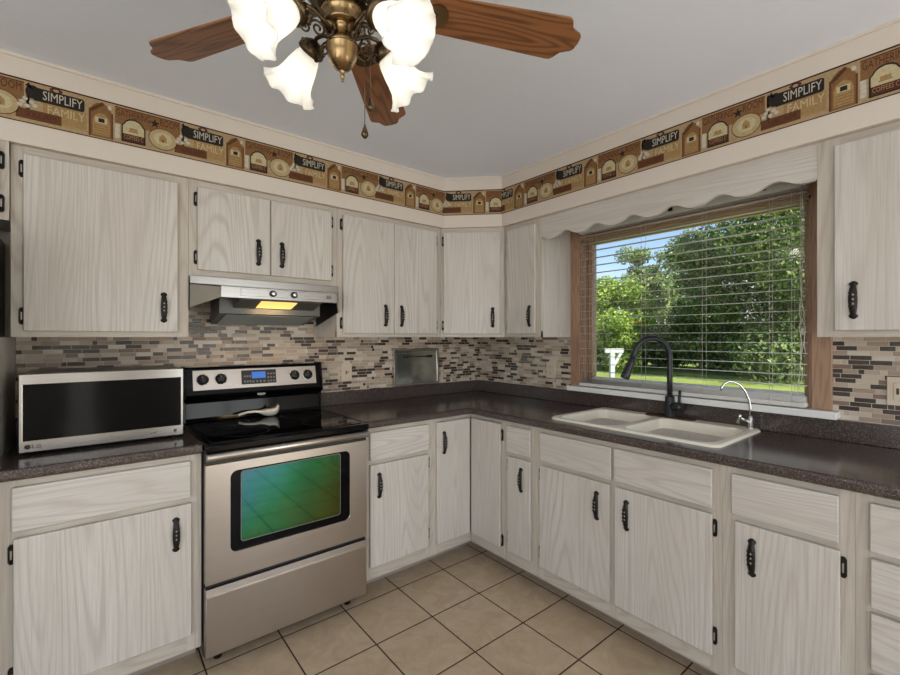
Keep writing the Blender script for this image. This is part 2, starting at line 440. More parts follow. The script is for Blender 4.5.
for a, b, c, d in OPEN:
    w.box(xprev, a, YF - .15, YF, 0, CEIL, M['wall']); w.box(a, b, YF - .15, YF, 0, c, M['wall']); w.box(a, b, YF - .15, YF, d, CEIL, M['wall']); xprev = b
w.box(xprev, WX, YF - .15, YF, 0, CEIL, M['wall'])
struct(w.build('wall_front'))
LY0, LY1, LZ0, LZ1 = -4.9, -2.1, .45, 2.2  # unseen side opening, put in to carry fill light onto the window wall
w = B()
for a, b, c, d in ((YF, LY0, 0, CEIL), (LY1, 0, 0, CEIL), (LY0, LY1, 0, LZ0), (LY0, LY1, LZ1, CEIL)):
    w.box(XL - .15, XL, a, b, c, d, M['wall'])
struct(w.build('wall_left'))
# frames of the two openings behind the viewpoint
for nm, (a, b, c, d) in zip(('fill_window_rear', 'door_1', 'fill_door_rear'), OPEN):
    w = B(); mids = [(a + b) / 2] if b - a > .6 else []
    for x in [a + .02, b - .02] + mids: w.box(x - .02, x + .02, YF - .11, YF - .03, c, d, M['white'], .004)
    for z in (c + .03, d - .03): w.box(a, b, YF - .11, YF - .03, z - .03, z + .03, M['white'], .004)
    struct(w.build(nm))
w = B(); ym = (LY0 + LY1) / 2
for a, b in ((LY0, LY0 + .05), (ym - .04, ym + .04), (LY1 - .05, LY1)): w.box(XL - .11, XL - .03, a, b, LZ0, LZ1, M['white'], .004)
w.box(XL - .11, XL - .03, LY0, LY1, LZ1 - .05, LZ1, M['white'], .004); w.box(XL - .11, XL - .03, LY0, LY1, LZ0, LZ0 + .05, M['white'], .004)
struct(w.build('fill_window_side'))

# soffit above the cabinets (one body along both walls, cut across the corner)
SD = -.331; SB = 2.098; SC1 = (-.604, SD); SC2 = (SD, -.606)
s_ = B()
s_.prism([(XL, 0), (WX, 0), (WX, YF + .6), (SD, YF + .6), SC2, SC1, (XL, SD)][::-1], 'z', SB, CEIL, M['soffit'])
struct(s_.build('soffit'))
s_ = B()      # thin moulding where soffit meets ceiling, and a bead along the lower edge
def strip(z0, z1, off, m):
    k = off * .414
    s_.prism([(XL, SD - off), (SC1[0] - k, SD - off), (SC1[0], SD), (XL, SD)], 'z', z0, z1, m)
    s_.prism([(SC1[0] - k, SD - off), (SD - off, SC2[1] - k), SC2, SC1], 'z', z0, z1, m)
    s_.prism([(SD - off, SC2[1] - k), (SD - off, YF + .6), (SD, YF + .6), SC2], 'z', z0, z1, m)
strip(CEIL - .012, CEIL, .006, M['soffit'])
struct(s_.build('trim_1'))

# mosaic backsplash: two mosaic faces on the walls
TZ0, TZ1 = 1.015, 1.70
struct(B().box(-2.695, WX, -.008, 0, TZ0 - .09, TZ1, M['tile']).build('trim_2'))
t = B()
def btile(y0, y1, z0, z1): t.box(-y1, -y0, -.008, 0, z0, z1, M['tile'])
btile(-.914, -.008, TZ0, 1.38); btile(-3.3, -2.2275, TZ0, 1.38)
o = struct(t.build('trim_3')); o.rotation_euler = (0, 0, -PI / 2); o.location = (WX, 0, 0)

# ------------------------------------------------------------------ printed wallpaper border
BZ0, BZ1 = 2.180, 2.346; BH = BZ1 - BZ0
def ellipse(cx, cy, rx, ry, n=20, a0=0, a1=2 * PI):
    return [(cx + rx * math.cos(a0 + (a1 - a0) * i / n), cy + ry * math.sin(a0 + (a1 - a0) * i / n)) for i in range(n if a1 - a0 > 6 else n + 1)]
def motif(b, u0):
    def poly(pts, ink, L):
        vs = [b.bm.verts.new((u0 + p[0], p[1] * BH, L)) for p in pts]
        b._fin([b.bm.faces.new(vs)], INK[ink])
    def rect(a, c, d, e, ink, L): poly([(a, d), (c, d), (c, e), (a, e)], ink, L)
    def txt(body, u, v, size, width, ink, L, rot=0):
        b.text(body, size, INK[ink], Matrix.Translation((u0 + u, v * BH, L)) @ Matrix.Rotation(rot, 4, 'Z'), width)
    # cream ground behind the black sign
    rect(-.125, .083, .05, .95, 'tan', 1)
    rect(-.05, .08, .14, .56, 'gold', 2)
    txt('FAMILY', .018, .41, .046, .112, 'cream', 4)
    rect(-.125, .004, .10, .33, 'dkbrown', 3); txt('VALAM', -.055, .215, .028, .09, 'red', 4)
    # black sign with a bird perched left
    poly([(-.075, .56), (.068, .56), (.074, .60), (.074, .84), (.066, .87), (-.07, .87), (-.078, .82), (-.078, .6)], 'black', 4)
    poly(ellipse(-.078, .74, .022, .16, 14), 'black', 5)
    poly([(-.10, .86), (-.078, .80), (-.09, .95)], 'black', 5)
    txt('SIMPLIFY', .008, .715, .05, .118, 'white', 6)
    poly(ellipse(-.012, .91, .02, .06, 12), 'red', 3); poly(ellipse(-.012, .905, .009, .035, 10), 'tan', 4)
    for dx, dy in ((-.108, .48), (-.094, .40), (-.082, .50), (-.1, .56), (-.073, .43), (-.115, .40)):
        poly(ellipse(dx, dy, .008, .045, 8), 'white', 5)
    # bee skep / arched house panel
    poly([(.087, .05), (.166, .05), (.166, .55)] + [(.1265 + .0395 * math.cos(a), .55 + .36 * math.sin(a)) for a in (.4, .8, 1.2, 1.57, 1.94, 2.34, 2.74)] + [(.087, .55)], 'brown', 2)
    rect(.087, .094, .05, .72, 'dkbrown', 3); rect(.16, .166, .05, .7, 'dkbrown', 3)
    poly([(.1, .1), (.155, .1), (.155, .45)] + [(.1275 + .0275 * math.cos(a), .45 + .2 * math.sin(a)) for a in (.6, 1.2, 1.57, 1.94, 2.54)] + [(.1, .45)], 'gold', 3)
    rect(.108, .146, .40, .54, 'cream', 4); rect(.118, .138, .42, .52, 'black', 5)
    for k in range(4): rect(.103, .152, .13 + .065 * k, .145 + .065 * k, 'brown', 4)
    for k in range(5): poly(ellipse(.098 + .008 * k, .70 + .045 * k, .007, .05, 8), 'dkbrown', 4)
    poly(ellipse(.155, .83, .007, .06, 8), 'white', 4)
    # long brown board with the framed sign and the oval in front of it
    rect(.172, .408, .50, .93, 'brown', 2); rect(.172, .408, .90, .93, 'dkbrown', 3)
    txt('GATHERING', .236, .785, .042, .118, 'red', 3); txt('ROOM', .366, .79, .044, .07, 'red', 3)
    rect(.172, .188, .1, .62, 'white', 1)
    arch = [(.194, .08), (.278, .08), (.278, .50)] + [(.236 + .036 * math.cos(a), .50 + .20 * math.sin(a)) for a in (.25, .7, 1.1, 1.57, 2.04, 2.44, 2.89)] + [(.194, .50)]
    poly(arch, 'black', 4)
    poly([(.199, .12), (.273, .12), (.273, .49)] + [(.236 + .032 * math.cos(a), .49 + .17 * math.sin(a)) for a in (.25, .7, 1.1, 1.57, 2.04, 2.44, 2.89)] + [(.199, .49)], 'cream', 5)
    rect(.199, .273, .12, .29, 'red', 6); txt('COFFEES C', .236, .205, .025, .066, 'gold', 7)
    rect(.222, .25, .38, .46, 'gold', 6); rect(.218, .254, .355, .375, 'brown', 6)
    poly([(.312 + (.019 if i % 2 == 0 else .008) * math.cos(PI / 2 + i * PI / 5), .73 + (.125 if i % 2 == 0 else .05) * math.sin(PI / 2 + i * PI / 5)) for i in range(10)], 'black', 5)
    poly(ellipse(.342, .36, .054, .285, 26), 'dkbrown', 3); poly(ellipse(.342, .36, .051, .265, 26), 'oval', 4); poly(ellipse(.342, .37, .034, .17, 22), 'cream', 5)
    poly([(.328, .28), (.356, .28), (.356, .40), (.342, .50), (.328, .40)], 'gold', 6); rect(.338, .346, .28, .36, 'brown', 7)
    rect(.414, .424, .3, .9, 'cream', 1)
bord = B()
def border_face(P0, du, nrm, s0, s1, centres):
    """s0..s1: pattern coordinate at the two ends of this face; P0: world point at s0"""
    b = B()
    vs = [b.bm.verts.new(p) for p in ((s0, 0, 0), (s1, 0, 0), (s1, BH, 0), (s0, BH, 0))]; b._fin([b.bm.faces.new(vs)], INK['tan'])
    for a, c in ((0, .012), (BH - .006, BH), (.018, .021)):
        vs = [b.bm.verts.new(p) for p in ((s0, a, 1.5), (s1, a, 1.5), (s1, c, 1.5), (s0, c, 1.5))]
        b._fin([b.bm.faces.new(vs)], INK['edge' if a != .018 else 'gold'])
    vs = [b.bm.verts.new(p) for p in ((s0, .004, 1.6), (s1, .004, 1.6), (s1, .012, 1.6), (s0, .012, 1.6))]; b._fin([b.bm.faces.new(vs)], INK['tan'])
    for c in centres: motif(b, c)
    for s, sg in ((s0, -1), (s1, 1)):
        bmesh.ops.bisect_plane(b.bm, geom=b.bm.verts[:] + b.bm.edges[:] + b.bm.faces[:], plane_co=(s, 0, 0), plane_no=(sg, 0, 0), clear_outer=True)
    for v in b.bm.verts:
        u, h, L = v.co
        v.co = Vector(P0) + Vector(du) * (u - s0) + Vector((0, 0, BZ0 + h)) + Vector(nrm) * (.0007 + .00028 * L)
    me = bpy.data.meshes.new('tmp'); b.bm.to_mesh(me); b.bm.free()
    remap = [bord.mi(m) for m in b.mats]
    nf = len(bord.bm.faces); bord.bm.from_mesh(me); bord.bm.faces.ensure_lookup_table()
    for i in range(nf, len(bord.bm.faces)): f = bord.bm.faces[i]; f.material_index = remap[f.material_index]
    bpy.data.meshes.remove(me)
AX0 = -3.5
aC = [-2.537 + .511 * k for k in range(-2, 6)]
border_face((AX0, SD, 0), (1, 0, 0), (0, -1, 0), AX0, SC1[0], [c for c in aC if c < SC1[0] + .2])
dl = math.hypot(SC2[0] - SC1[0], SC2[1] - SC1[1]); r2 = math.sqrt(.5)
border_face((SC1[0], SC1[1], 0), ((SC2[0] - SC1[0]) / dl, (SC2[1] - SC1[1]) / dl, 0), (-r2, -r2, 0), SC1[0], SC1[0] + dl, [c for c in aC if SC1[0] - .5 < c < SC1[0] + dl + .2])
border_face((SC2[0], SC2[1], 0), (0, -1, 0), (-1, 0, 0), -SC2[1], 2.95, [.632 + .5187 * k for k in range(-1, 5)])
tag(bord.build('wallpaper_border'), 'brown country-sign wallpaper border printed with SIMPLIFY, pasted along the soffit', 'wallpaper border')

# ------------------------------------------------------------------ cabinet hardware (shared meshes)
def hw_mesh(b, name):
    o = b.build(name); me = o.data; bpy.data.objects.remove(o); return me
def handle_mesh():
    b = B(); h = .136
    prof = []   # silhouette half widths along z
    zs = [-.5, -.485, -.46, -.43, -.40, -.36, -.30, -.2, -.1, 0, .1, .2, .30, .36, .40, .43, .46, .485, .5]
    ws = [.0015, .005, .0085, .0105, .0095, .0065, .008, .0092, .0098, .0102, .0098, .0092, .008, .0065, .0095, .0105, .0085, .005, .0015]
    ws = [w_ * 1.22 for w_ in ws]
    ys = [.002, .004, .005, .006, .008, .011, .0135, .0155, .0165, .017, .0165, .0155, .0135, .011, .008, .006, .005, .004, .002]
    rings = []
    for z, wd, y in zip(zs, ws, ys):
        z *= h; th = .0035 if abs(z) < .42 * h else .003
        back = -max(y - .007, 0) if abs(z) < .38 * h else 0
        rings.append([b.bm.verts.new(p) for p in ((-wd, back, z), (-wd, -y + .002, z), (-wd * .55, -y - .001, z), (wd * .55, -y - .001, z), (wd, -y + .002, z), (wd, back, z))])
    fs = []
    for p, q in zip(rings, rings[1:]):
        for i in range(6):
            j = (i + 1) % 6; fs.append(b.bm.faces.new((p[i], p[j], q[j], q[i])))
    fs += [b.bm.faces.new(rings[0][::-1]), b.bm.faces.new(rings[-1])]
    b._fin(fs, M['iron'], True)
    for z in (-.022, -.006, .010, .026): b.box(-.0125, .0125, -.0197, -.0165, z - .0022, z + .0022, M['iron'], .0008)
    for z in (-.014, .002, .018): b.sphere((0, -.0182, z), .0035, M['ironlight'], 8, (1, .5, 1.2))
    for z in (-.058, .058): b.sphere((0, -.0075, z), .004, M['iron'], 8, (1, .6, 1))
    return hw_mesh(b, 'handle')
def hinge_mesh():
    b = B(); pts = [(-.004, -.033), (.004, -.033), (.0085, -.025), (.0085, .025), (.004, .033), (-.004, .033), (-.0085, .025), (-.0085, -.025)]
    b.prism(pts, 'y', -.0035, 0, M['iron'])
    b.cyl((0, -.005, -.028), (0, -.005, .028), .0046, M['iron'], 10)
    b.box(-.0026, .0026, -.0100, -.006, -.015, .015, M['ironlight'], .001)
    return hw_mesh(b, 'hinge')
H_ME, G_ME = handle_mesh(), hinge_mesh()
def put(me, name, parent, loc):
    o = bpy.data.objects.new(name, me); COL.objects.link(o); o.parent = parent; o.location = loc; return o

DT = .018
def door(root, x0, x1, z0, z1, handle=None, hinges=None, name='door', yf=0.0, mat=None):
    """door panel on the face frame (front at local y=yf). handle=(x,zcentre); hinges=(side,z,z)"""
    d = B().box(x0, x1, yf - DT, yf - .001, z0, z1, M[mat or ('oak' if name == 'door' else 'oakh')], .003).build(name, root)
    if handle: put(H_ME, 'handle', d, (handle[0], yf - DT, handle[1]))
    if hinges:
        for z in hinges[1:]:
            hx = x0 - .006 if hinges[0] == 'l' else x1 + .006
            put(G_ME, 'hinge', d, (hx, yf - .001, z))
    return d
def frame(root, W, z0, z1, rails, stiles, depth, side_l=True, side_r=True, y0=0.0, xl=0.0):
    """face frame of stiles and rails plus carcass behind"""
    f = B()
    for a, c in stiles: f.box(a, c, y0, y0 + .019, z0, z1, M['oakf'])
    for a, c in rails:
        f.box(xl, xl + W, y0 + .0006, y0 + .018, a, c, M['oakfh'])
    f.build('face_frame', root)
    b = B(); yb = y0 + .019
    b.box(xl, xl + .016, yb, y0 + depth, z0, z1, M['oak']); b.box(xl + W - .016, xl + W, yb, y0 + depth, z0, z1, M['oak'])
    b.box(xl + .016, xl + W - .016, yb, y0 + depth, z0 + .012, z0 + .028, M['oak']); b.box(xl + .016, xl + W - .016, yb, y0 + depth, z1 - .016, z1, M['oak'])
    b.box(xl + .016, xl + W - .016, y0 + depth - .008, y0 + depth, z0 + .028, z1 - .016, M['oak'])
    b.build('body', root)

UZ0, UZ1 = 1.362, 2.097; UD = .297; UF = -.305
UDZ0, UDZ1 = 1.385, 2.064; HZU = 1.494
def upper(label, loc, rz, W, doors, z0=UZ0, depth=UD, cat='wall cabinet', dz0=UDZ0, mids=()):
    r = thing('wall_cabinet', label, cat, loc, rz)
    st = [(0, max(.036, doors[0]['x'][0] + .012)), (min(W - .036, doors[-1]['x'][1] - .012), W)] + [(m - .018, m + .018) for m in mids]
    frame(r, W, z0, UZ1, [(z0, z0 + .036), (UZ1 - .05, UZ1)], st, depth)
    for d in doors:
        hz = d.get('hz', HZU)
        door(r, d['x'][0], d['x'][1], dz0, UDZ1, (d['h'], hz), (d['hs'], dz0 + .058, UDZ1 - .055) if d.get('hs') else None)
    return r
# wall A uppers (x, y=UF)
upper('large single-door pickled oak wall cabinet above the microwave', (-2.679, UF, 0), 0, .586,
      [dict(x=(.036, .542), h=.488, hs='l')])
upper('short two-door pickled oak wall cabinet above the range hood', (-2.092, UF, 0), 0, .730,
      [dict(x=(.034, .362), h=.303, hs='l', hz=1.789), dict(x=(.366, .694), h=.419, hs='r', hz=1.789)], z0=1.648, dz0=1.678)
upper('two-door pickled oak wall cabinet between range hood and corner cabinet', (-1.361, UF, 0), 0, .750,
      [dict(x=(.034, .3715), h=.310, hs='l'), dict(x=(.3745, .704), h=.425, hs='r')])
upper('narrow single-door pickled oak wall cabinet left of the window', (UF, -.6115, 0), -PI / 2, .3025,
      [dict(x=(.034, .265), h=.226, hs='l')], depth=UD + .016)
upper('single-door pickled oak wall cabinet right of the window, partly cut off', (UF, -2.236, 0), -PI / 2, .62,
      [dict(x=(.052, .57), h=.105, hs='r')], depth=UD + .016)
# angled corner cabinet
L2 = (.6105 - .305) * math.sqrt(2)
r = thing('wall_cabinet', 'angled corner pickled oak wall cabinet set across the room corner', 'wall cabinet', (-.6105, -.305, 0), -PI / 4)
f = B()
for a, c in ((0.002, .034), (L2 - .034, L2 - .002)): f.box(a, c, 0, .019, UZ0, UZ1, M['oakf'])
for a, c in ((UZ0, UZ0 + .036), (UZ1 - .05, UZ1)): f.box(.02, L2 - .02, .0006, .018, a, c, M['oakfh'])
f.build('face_frame', r)
b = B(); q = .293 * r2
b.prism([(.03, .02), (L2 - .03, .02), (L2 / 2 + .21, .22), (L2 / 2 + .0, .416), (L2 / 2 - .21, .22)], 'z', UZ0 + .006, UZ1 - .004, M['oak'])
b.build('body', r)
door(r, .022, L2 - .034, UDZ0, UDZ1, (L2 - .082, HZU), ('l', UDZ0 + .055, UDZ1 - .055))

# deep cabinet over the refrigerator (only its right edge in the photo)
r = thing('wall_cabinet', 'pickled oak wall cabinet above the refrigerator at the left edge', 'wall cabinet', (-3.5425, -.33, 0), 0)
frame(r, .862, 1.80, UZ1, [(1.80, 1.836), (UZ1 - .05, UZ1)], [(0, .036), (.826, .862)], .322)
door(r, .03, .424, 1.825, UDZ1, (.37, 1.92), ('l', 1.87, 2.01)); door(r, .428, .836, 1.825, UDZ1, (.48, 1.92), ('r', 1.86, 2.02))

# ------------------------------------------------------------------ base cabinets
BZB, BZT = .094, .889; BF = -.61; DZ0, DZ1 = .162, .694; WZ0_, WZ1_ = .718, .864
HB = .583
def base(label, loc, rz, W, fronts, depth=.600, kick_to=None, cat='base cabinet', rails=((.694, .718),), kickx=(0, 0), mids=()):
    r = thing('base_cabinet', label, cat, loc, rz)
    xa = min(f['x'][0] for f in fronts); xb = max(f['x'][1] for f in fronts)
    st = [(0, max(.04, xa + .012)), (min(W - .04, xb - .012), W)] + [(m - .02, m + .02) for m in mids]
    frame(r, W, BZB, BZT, [(BZB, .166), (BZT - .03, BZT)] + [(a - .01, c + .01) for a, c in rails], st, depth)
    B().box(kickx[0], W - kickx[1], .125, .141, 0, BZB, M['kick']).build('toe_kick', r)
    for f_ in fronts:
        nm = f_.get('n', 'door')
        if nm == 'drawer': door(r, f_['x'][0], f_['x'][1], f_['z'][0], f_['z'][1], None, None, 'drawer')
        else: door(r, f_['x'][0], f_['x'][1], DZ0, DZ1, (f_['h'], HB), (f_['hs'], .235, .642))
    return r
dw = (WZ0_, WZ1_)
base('base cabinet left of the range with one drawer and one door', (-2.705, BF, 0), 0, .614,
     [dict(n='drawer', x=(.062, .574), z=dw), dict(x=(.066, .577), h=.523, hs='l')])
base('base cabinet between the range and the corner door', (-1.357, BF, 0), 0, .455,
     [dict(n='drawer', x=(.036, .413), z=dw), dict(x=(.036, .410), h=.087, hs='r')])
# corner carousel cabinet with a two-leaf door meeting in the corner
r = thing('base_cabinet', 'corner base cabinet with tall folding doors meeting at the inner corner', 'base cabinet', (-.61, -.61, 0), 0)
f = B()
f.box(-.292, -.262, 0, .019, BZB, BZT, M['oakf']); f.box(-.292, 0, .0006, .018, BZB, .166, M['oakfh']); f.box(-.292, 0, .0006, .018, BZT - .012, BZT, M['oakfh'])
f.box(0, .019, -.292, -.262, BZB, BZT, M['oakf']); f.box(.0006, .018, -.292, 0, BZB, .166, M['oakfh']); f.box(.0006, .018, -.292, 0, BZT - .012, BZT, M['oakfh'])
f.build('face_frame', r)
b = B(); b.prism([(-.285, .02), (.02, .02), (.02, -.285), (.58, -.285), (.58, .585), (-.285, .585)][::-1], 'z', BZB + .005, BZT - .002, M['oak']); b.build('body', r)
k = B(); k.box(-.292, .141, .125, .141, 0, BZB, M['kick']); k.box(.125, .141, -.292, .125, 0, BZB, M['kick']); k.build('toe_kick', r)
d = B().box(-.277, -.0225, -DT, -.001, .156, .864, M['oak'], .003).build('door', r); put(H_ME, 'handle', d, (-.226, -DT, .742))
d2 = bpy.data.objects.new('door', None)
d2m = B().box(.0225, .268, -DT, -.001, .156, .864, M['oak'], .003)
bpy.data.objects.remove(d2)
d2 = d2m.build('door', r); d2.rotation_euler = (0, 0, -PI / 2)
for z in (.80, .196): put(G_ME, 'hinge', d2, (.274, -.001, z))
# wall B
base('narrow base cabinet with small drawer between corner and sink cabinets', (BF, -.9035, 0), -PI / 2, .2265,
     [dict(n='drawer', x=(.030, .196), z=dw), dict(x=(.034, .199), h=.137, hs='l')])
base('wide sink base cabinet with two false drawers over two doors', (BF, -1.1305, 0), -PI / 2, .889,
     [dict(n='drawer', x=(.039, .4425), z=dw), dict(n='drawer', x=(.458, .858), z=dw),
      dict(x=(.036, .4355), h=.373, hs='l'), dict(x=(.461, .858), h=.519, hs='r')], mids=(.449,))
base('base cabinet right of the sink with one drawer and one door', (BF, -2.020, 0), -PI / 2, .367,
     [dict(n='drawer', x=(.034, .331), z=dw), dict(x=(.044, .334), h=.100, hs='r')])
base('base cabinet with a stack of drawers at the right edge', (BF, -2.3875, 0), -PI / 2, .46,
     [dict(n='drawer', x=(.034, .43), z=dw), dict(n='drawer', x=(.036, .43), z=(.552, .698)), dict(n='drawer', x=(.036, .43), z=(.366, .536)), dict(n='drawer', x=(.036, .43), z=(.160, .350))],
     rails=((.698, .716), (.536, .552), (.350, .366)))

# ------------------------------------------------------------------ countertops
CT0, CT1 = .889, .927; CE = -.638
def edge_profile(e, back):
    """cross section (depth coordinate, z): rolled front edge at e"""
    return [(e + .008, CT0), (e + .002, CT0 + .004), (e, CT0 + .012), (e, CT1 - .012), (e + .004, CT1 - .003), (e + .012, CT1), (back, CT1), (back, CT0)]
r = thing('countertop', 'dark speckled laminate countertop left of the range under the microwave', 'countertop', (0, 0, 0))
B().prism(edge_profile(CE, -.001), 'x', -2.705, -2.0915, M['counter']).build('worktop', r)
B().box(-2.695, -2.0915, -.026, -.009, CT1, TZ0, M['counter'], .003).build('backsplash_strip', r)
r = thing('countertop', 'dark speckled laminate countertop running round the corner under the window', 'countertop', (0, 0, 0))
b = B()
b.prism(edge_profile(CE, -.001), 'x', -1.357, CE + .012, M['counter'])
SY0, SY1, SX0, SX1 = -1.972, -1.178, -.530, -.060     # cut-out for the sink
prof = edge_profile(CE, SX0)
b.prism([(x, z) for x, z in prof], 'y', CE + .012, -2.86, M['counter'])
b.box(SX0, WX - .001, SY1, -.001, CT0, CT1, M['counter']); b.box(CE + .012, SX0, -.001, CE + .012, CT0, CT1, M['counter'])
b.box(SX0, WX - .001, -2.86, SY0, CT0, CT1, M['counter']); b.box(SX1, WX - .001, SY0, SY1, CT0, CT1, M['counter'])
b.build('worktop', r)
b = B(); b.box(-1.357, WX - .009, -.026, -.009, CT1, TZ0 - .001, M['counter'], .003); b.box(WX - .026, WX - .009, -2.86, -.026, CT1, TZ0 - .001, M['counter'], .003)
b.build('backsplash_strip', r)

# ------------------------------------------------------------------ sink
def rrect(x0, x1, y0, y1, rad, n=5):
    out = []
    for cx, cy, a in ((x1 - rad, y1 - rad, 0), (x0 + rad, y1 - rad, PI / 2), (x0 + rad, y0 + rad, PI), (x1 - rad, y0 + rad, 1.5 * PI)):
        out += [(cx + rad * math.cos(a + i * PI / 2 / n), cy + rad * math.sin(a + i * PI / 2 / n)) for i in range(n + 1)]
    return out
b = B(); ZR = CT1 + .011
def loop(pts, z): return [b.bm.verts.new((p[0], p[1], z)) for p in pts]
def bridge(a, c):
    fs = []
    for i in range(len(a)):
        j = (i + 1) % len(a); fs.append(b.bm.faces.new((a[i], a[j], c[j], c[i])))
    b._fin(fs, M['sink'], True)
OX0, OX1, OY0, OY1 = -.552, -.020, -1.986, -1.163
o0 = loop(rrect(OX0, OX1, OY0, OY1, .045), CT1 + .0005); o1 = loop(rrect(OX0 + .002, OX1 - .002, OY0 + .002, OY1 - .002, .045), ZR - .004); o2 = loop(rrect(OX0 + .009, OX1 - .009, OY0 + .009, OY1 - .009, .04), ZR)
bridge(o0, o1); bridge(o1, o2)
eds = set()
for i in range(len(o2)): eds.add(b.bm.edges.get((o2[i], o2[(i + 1) % len(o2)])))
for (y0, y1, dep, xs) in ((-1.950, -1.560, .14, -.110), (-1.520, -1.198, .12, -.100)):
    h0 = loop(rrect(-.522, xs, y0, y1, .05), ZR); h1 = loop(rrect(-.516, xs - .006, y0 + .006, y1 - .006, .05), ZR - .008)
    h2 = loop(rrect(-.505, xs - .017, y0 + .016, y1 - .016, .055), CT1 - dep + .025); h3 = loop(rrect(-.48, xs - .04, y0 + .04, y1 - .04, .05), CT1 - dep)
    bridge(h1, h0); bridge(h2, h1); bridge(h3, h2); b._fin([b.bm.faces.new(h3)], M['sink'])
    for i in range(len(h0)):
        e = b.bm.edges.get((h0[i], h0[(i + 1) % len(h0)])); eds.add(e)
res = bmesh.ops.triangle_fill(b.bm, use_beauty=True, use_dissolve=False, edges=list(eds), normal=(0, 0, 1))
b._fin([g_ for g_ in res['geom'] if isinstance(g_, bmesh.types.BMFace)], M['sink'])
bmesh.ops.recalc_face_normals(b.bm, faces=b.bm.faces[:])
r = thing('kitchen_sink', 'cream double-bowl drop-in sink under the window', 'sink', (0, 0, 0))
b.build('basin', r)
for cx, cy, dep in ((-.31, -1.755, .14), (-.30, -1.36, .12)):
    B().lathe([(.0, .0), (.042, .0), (.044, .003), (.03, .004), (.0, .003)], M['chrome'], 20, Matrix.Translation((cx, cy, CT1 - dep + .0005)), cap=False).build('drain', r)

# ------------------------------------------------------------------ main faucet
FX, FY = -.074, -1.584
r = thing('kitchen_faucet', 'tall black gooseneck pull-down faucet behind the sink', 'faucet', (FX, FY, ZR), 0)
B().prism(rrect(-.027, .030, -.125, .125, .02), 'z', 0, .006, M['bronze'], bev=.0015).build('deck_plate', r)
b = B(); b.lathe([(.027, .006), (.027, .012), (.023, .016), (.023, .106), (.021, .111), (.0165, .115)], M['faucet'], 24); b.build('base', r)
dirn = Vector((-.86, .50, 0)).normalized(); RA = .103; zt = .315
pts = [Vector((0, 0, .12)), Vector((0, 0, .2)), Vector((0, 0, .26)), Vector((0, 0, zt))]
for i in range(1, 15):
    a = PI * i / 15; pts.append(dirn * (RA * (1 - math.cos(a))) + Vector((0, 0, zt + RA * math.sin(a))))
end = pts[-1]; tang = (pts[-1] - pts[-2]).normalized()
pts += [end + tang * .03]
B().tube(pts, .0135, M['faucet'], 14).build('spout', r)
p0 = end + tang * .025; tv = (tang + dirn * .12).normalized()
b = B(); qm = tv.to_track_quat('Z', 'Y').to_matrix().to_4x4(); qm.translation = p0
b.lathe([(.014, 0), (.017, .004), (.0175, .03), (.021, .08), (.023, .105), (.021, .112), (.012, .113)], M['faucet'], 18, qm); b.build('spray_head', r)
b = B(); sd = Vector((-.25, -.97, 0)).normalized()
b.cyl(Vector((0, 0, .062)), Vector((0, 0, .062)) + sd * .075, .019, M['faucet'], 18)
b.cyl(Vector((0, 0, .062)) + sd * .075, Vector((0, 0, .062)) + sd * .085, .019, M['faucet'], 18, .013)
b.tube([Vector((0, 0, .07)) + sd * .055, Vector((0, 0, .1)) + sd * .056, Vector((0, 0, .15)) + sd * .060], .007, M['faucet'], 10, [.008, .007, .0065]); b.build('lever_handle', r)

# small filtered water tap
r = thing('water_filter_tap', 'small curved chrome drinking water tap at right end of sink', 'faucet', (-.072, -1.950, ZR), 0)
B().lathe([(.017, 0), (.017, .004), (.011, .008), (.0105, .05), (.008, .055), (.006, .06)], M['chrome'], 16).build('base', r)
d_ = Vector((-.72, .70, 0)).normalized()
pts = [Vector((0, 0, .055)), Vector((0, 0, .09)), d_ * .006 + Vector((0, 0, .13)), d_ * .022 + Vector((0, 0, .17)), d_ * .045 + Vector((0, 0, .20)), d_ * .07 + Vector((0, 0, .215)), d_ * .095 + Vector((0, 0, .218)), d_ * .115 + Vector((0, 0, .208)), d_ * .128 + Vector((0, 0, .188)), d_ * .131 + Vector((0, 0, .175))]
B().tube(pts, .0052, M['chrome'], 10).build('spout', r)
B().tube([Vector((0, 0, .03)), d_ * .03 + Vector((-.01, 0, .045)), d_ * .04 + Vector((-.012, 0, .05))], .006, M['chrome'], 10).tube([d_ * .04 + Vector((-.012, 0.01, .028)), d_ * .044 + Vector((-.02, .0, .05)), d_ * .05 + Vector((-.022, -.012, .068))], .006, M['chrome'], 8, [.008, .005, .007]).build('lever_handle', r)

# ------------------------------------------------------------------ window, casing, sill
w = B()
CT = .018; cw = .0705
w.box(WX - CT, WX, WY0 - cw, WY0, WZ0, WZ1 + .09, M['casing'], .003); w.box(WX - CT, WX, WY1, WY1 + cw, WZ0, WZ1 + .09, M['casing'], .003)
w.box(WX - CT, WX, WY0, WY1, WZ1, WZ1 + .09, M['casingh'], .003)
struct(w.build('trim_4'))
w = B()
w.box(WX, WX + .15, WY0, WY0 + .012, WZ0, WZ1, M['casing']); w.box(WX, WX + .15, WY1 - .012, WY1, WZ0, WZ1, M['casing']); w.box(WX, WX + .15, WY0, WY1, WZ1 - .012, WZ1, M['casingh'])
xs0, xs1 = .072, .105
w.box(xs0, xs1, WY0 + .012, WY0 + .040, WZ0, WZ1 - .012, M['casing'], .003); w.box(xs0, xs1, WY1 - .040, WY1 - .012, WZ0, WZ1 - .012, M['casing'], .003)
w.box(xs0, xs1, WY0 + .012, WY1 - .012, WZ1 - .024, WZ1 - .012, M['casingh'], .003); w.box(xs0, xs1, WY0 + .012, WY1 - .012, WZ0, WZ0 + .05, M['white'], .003)
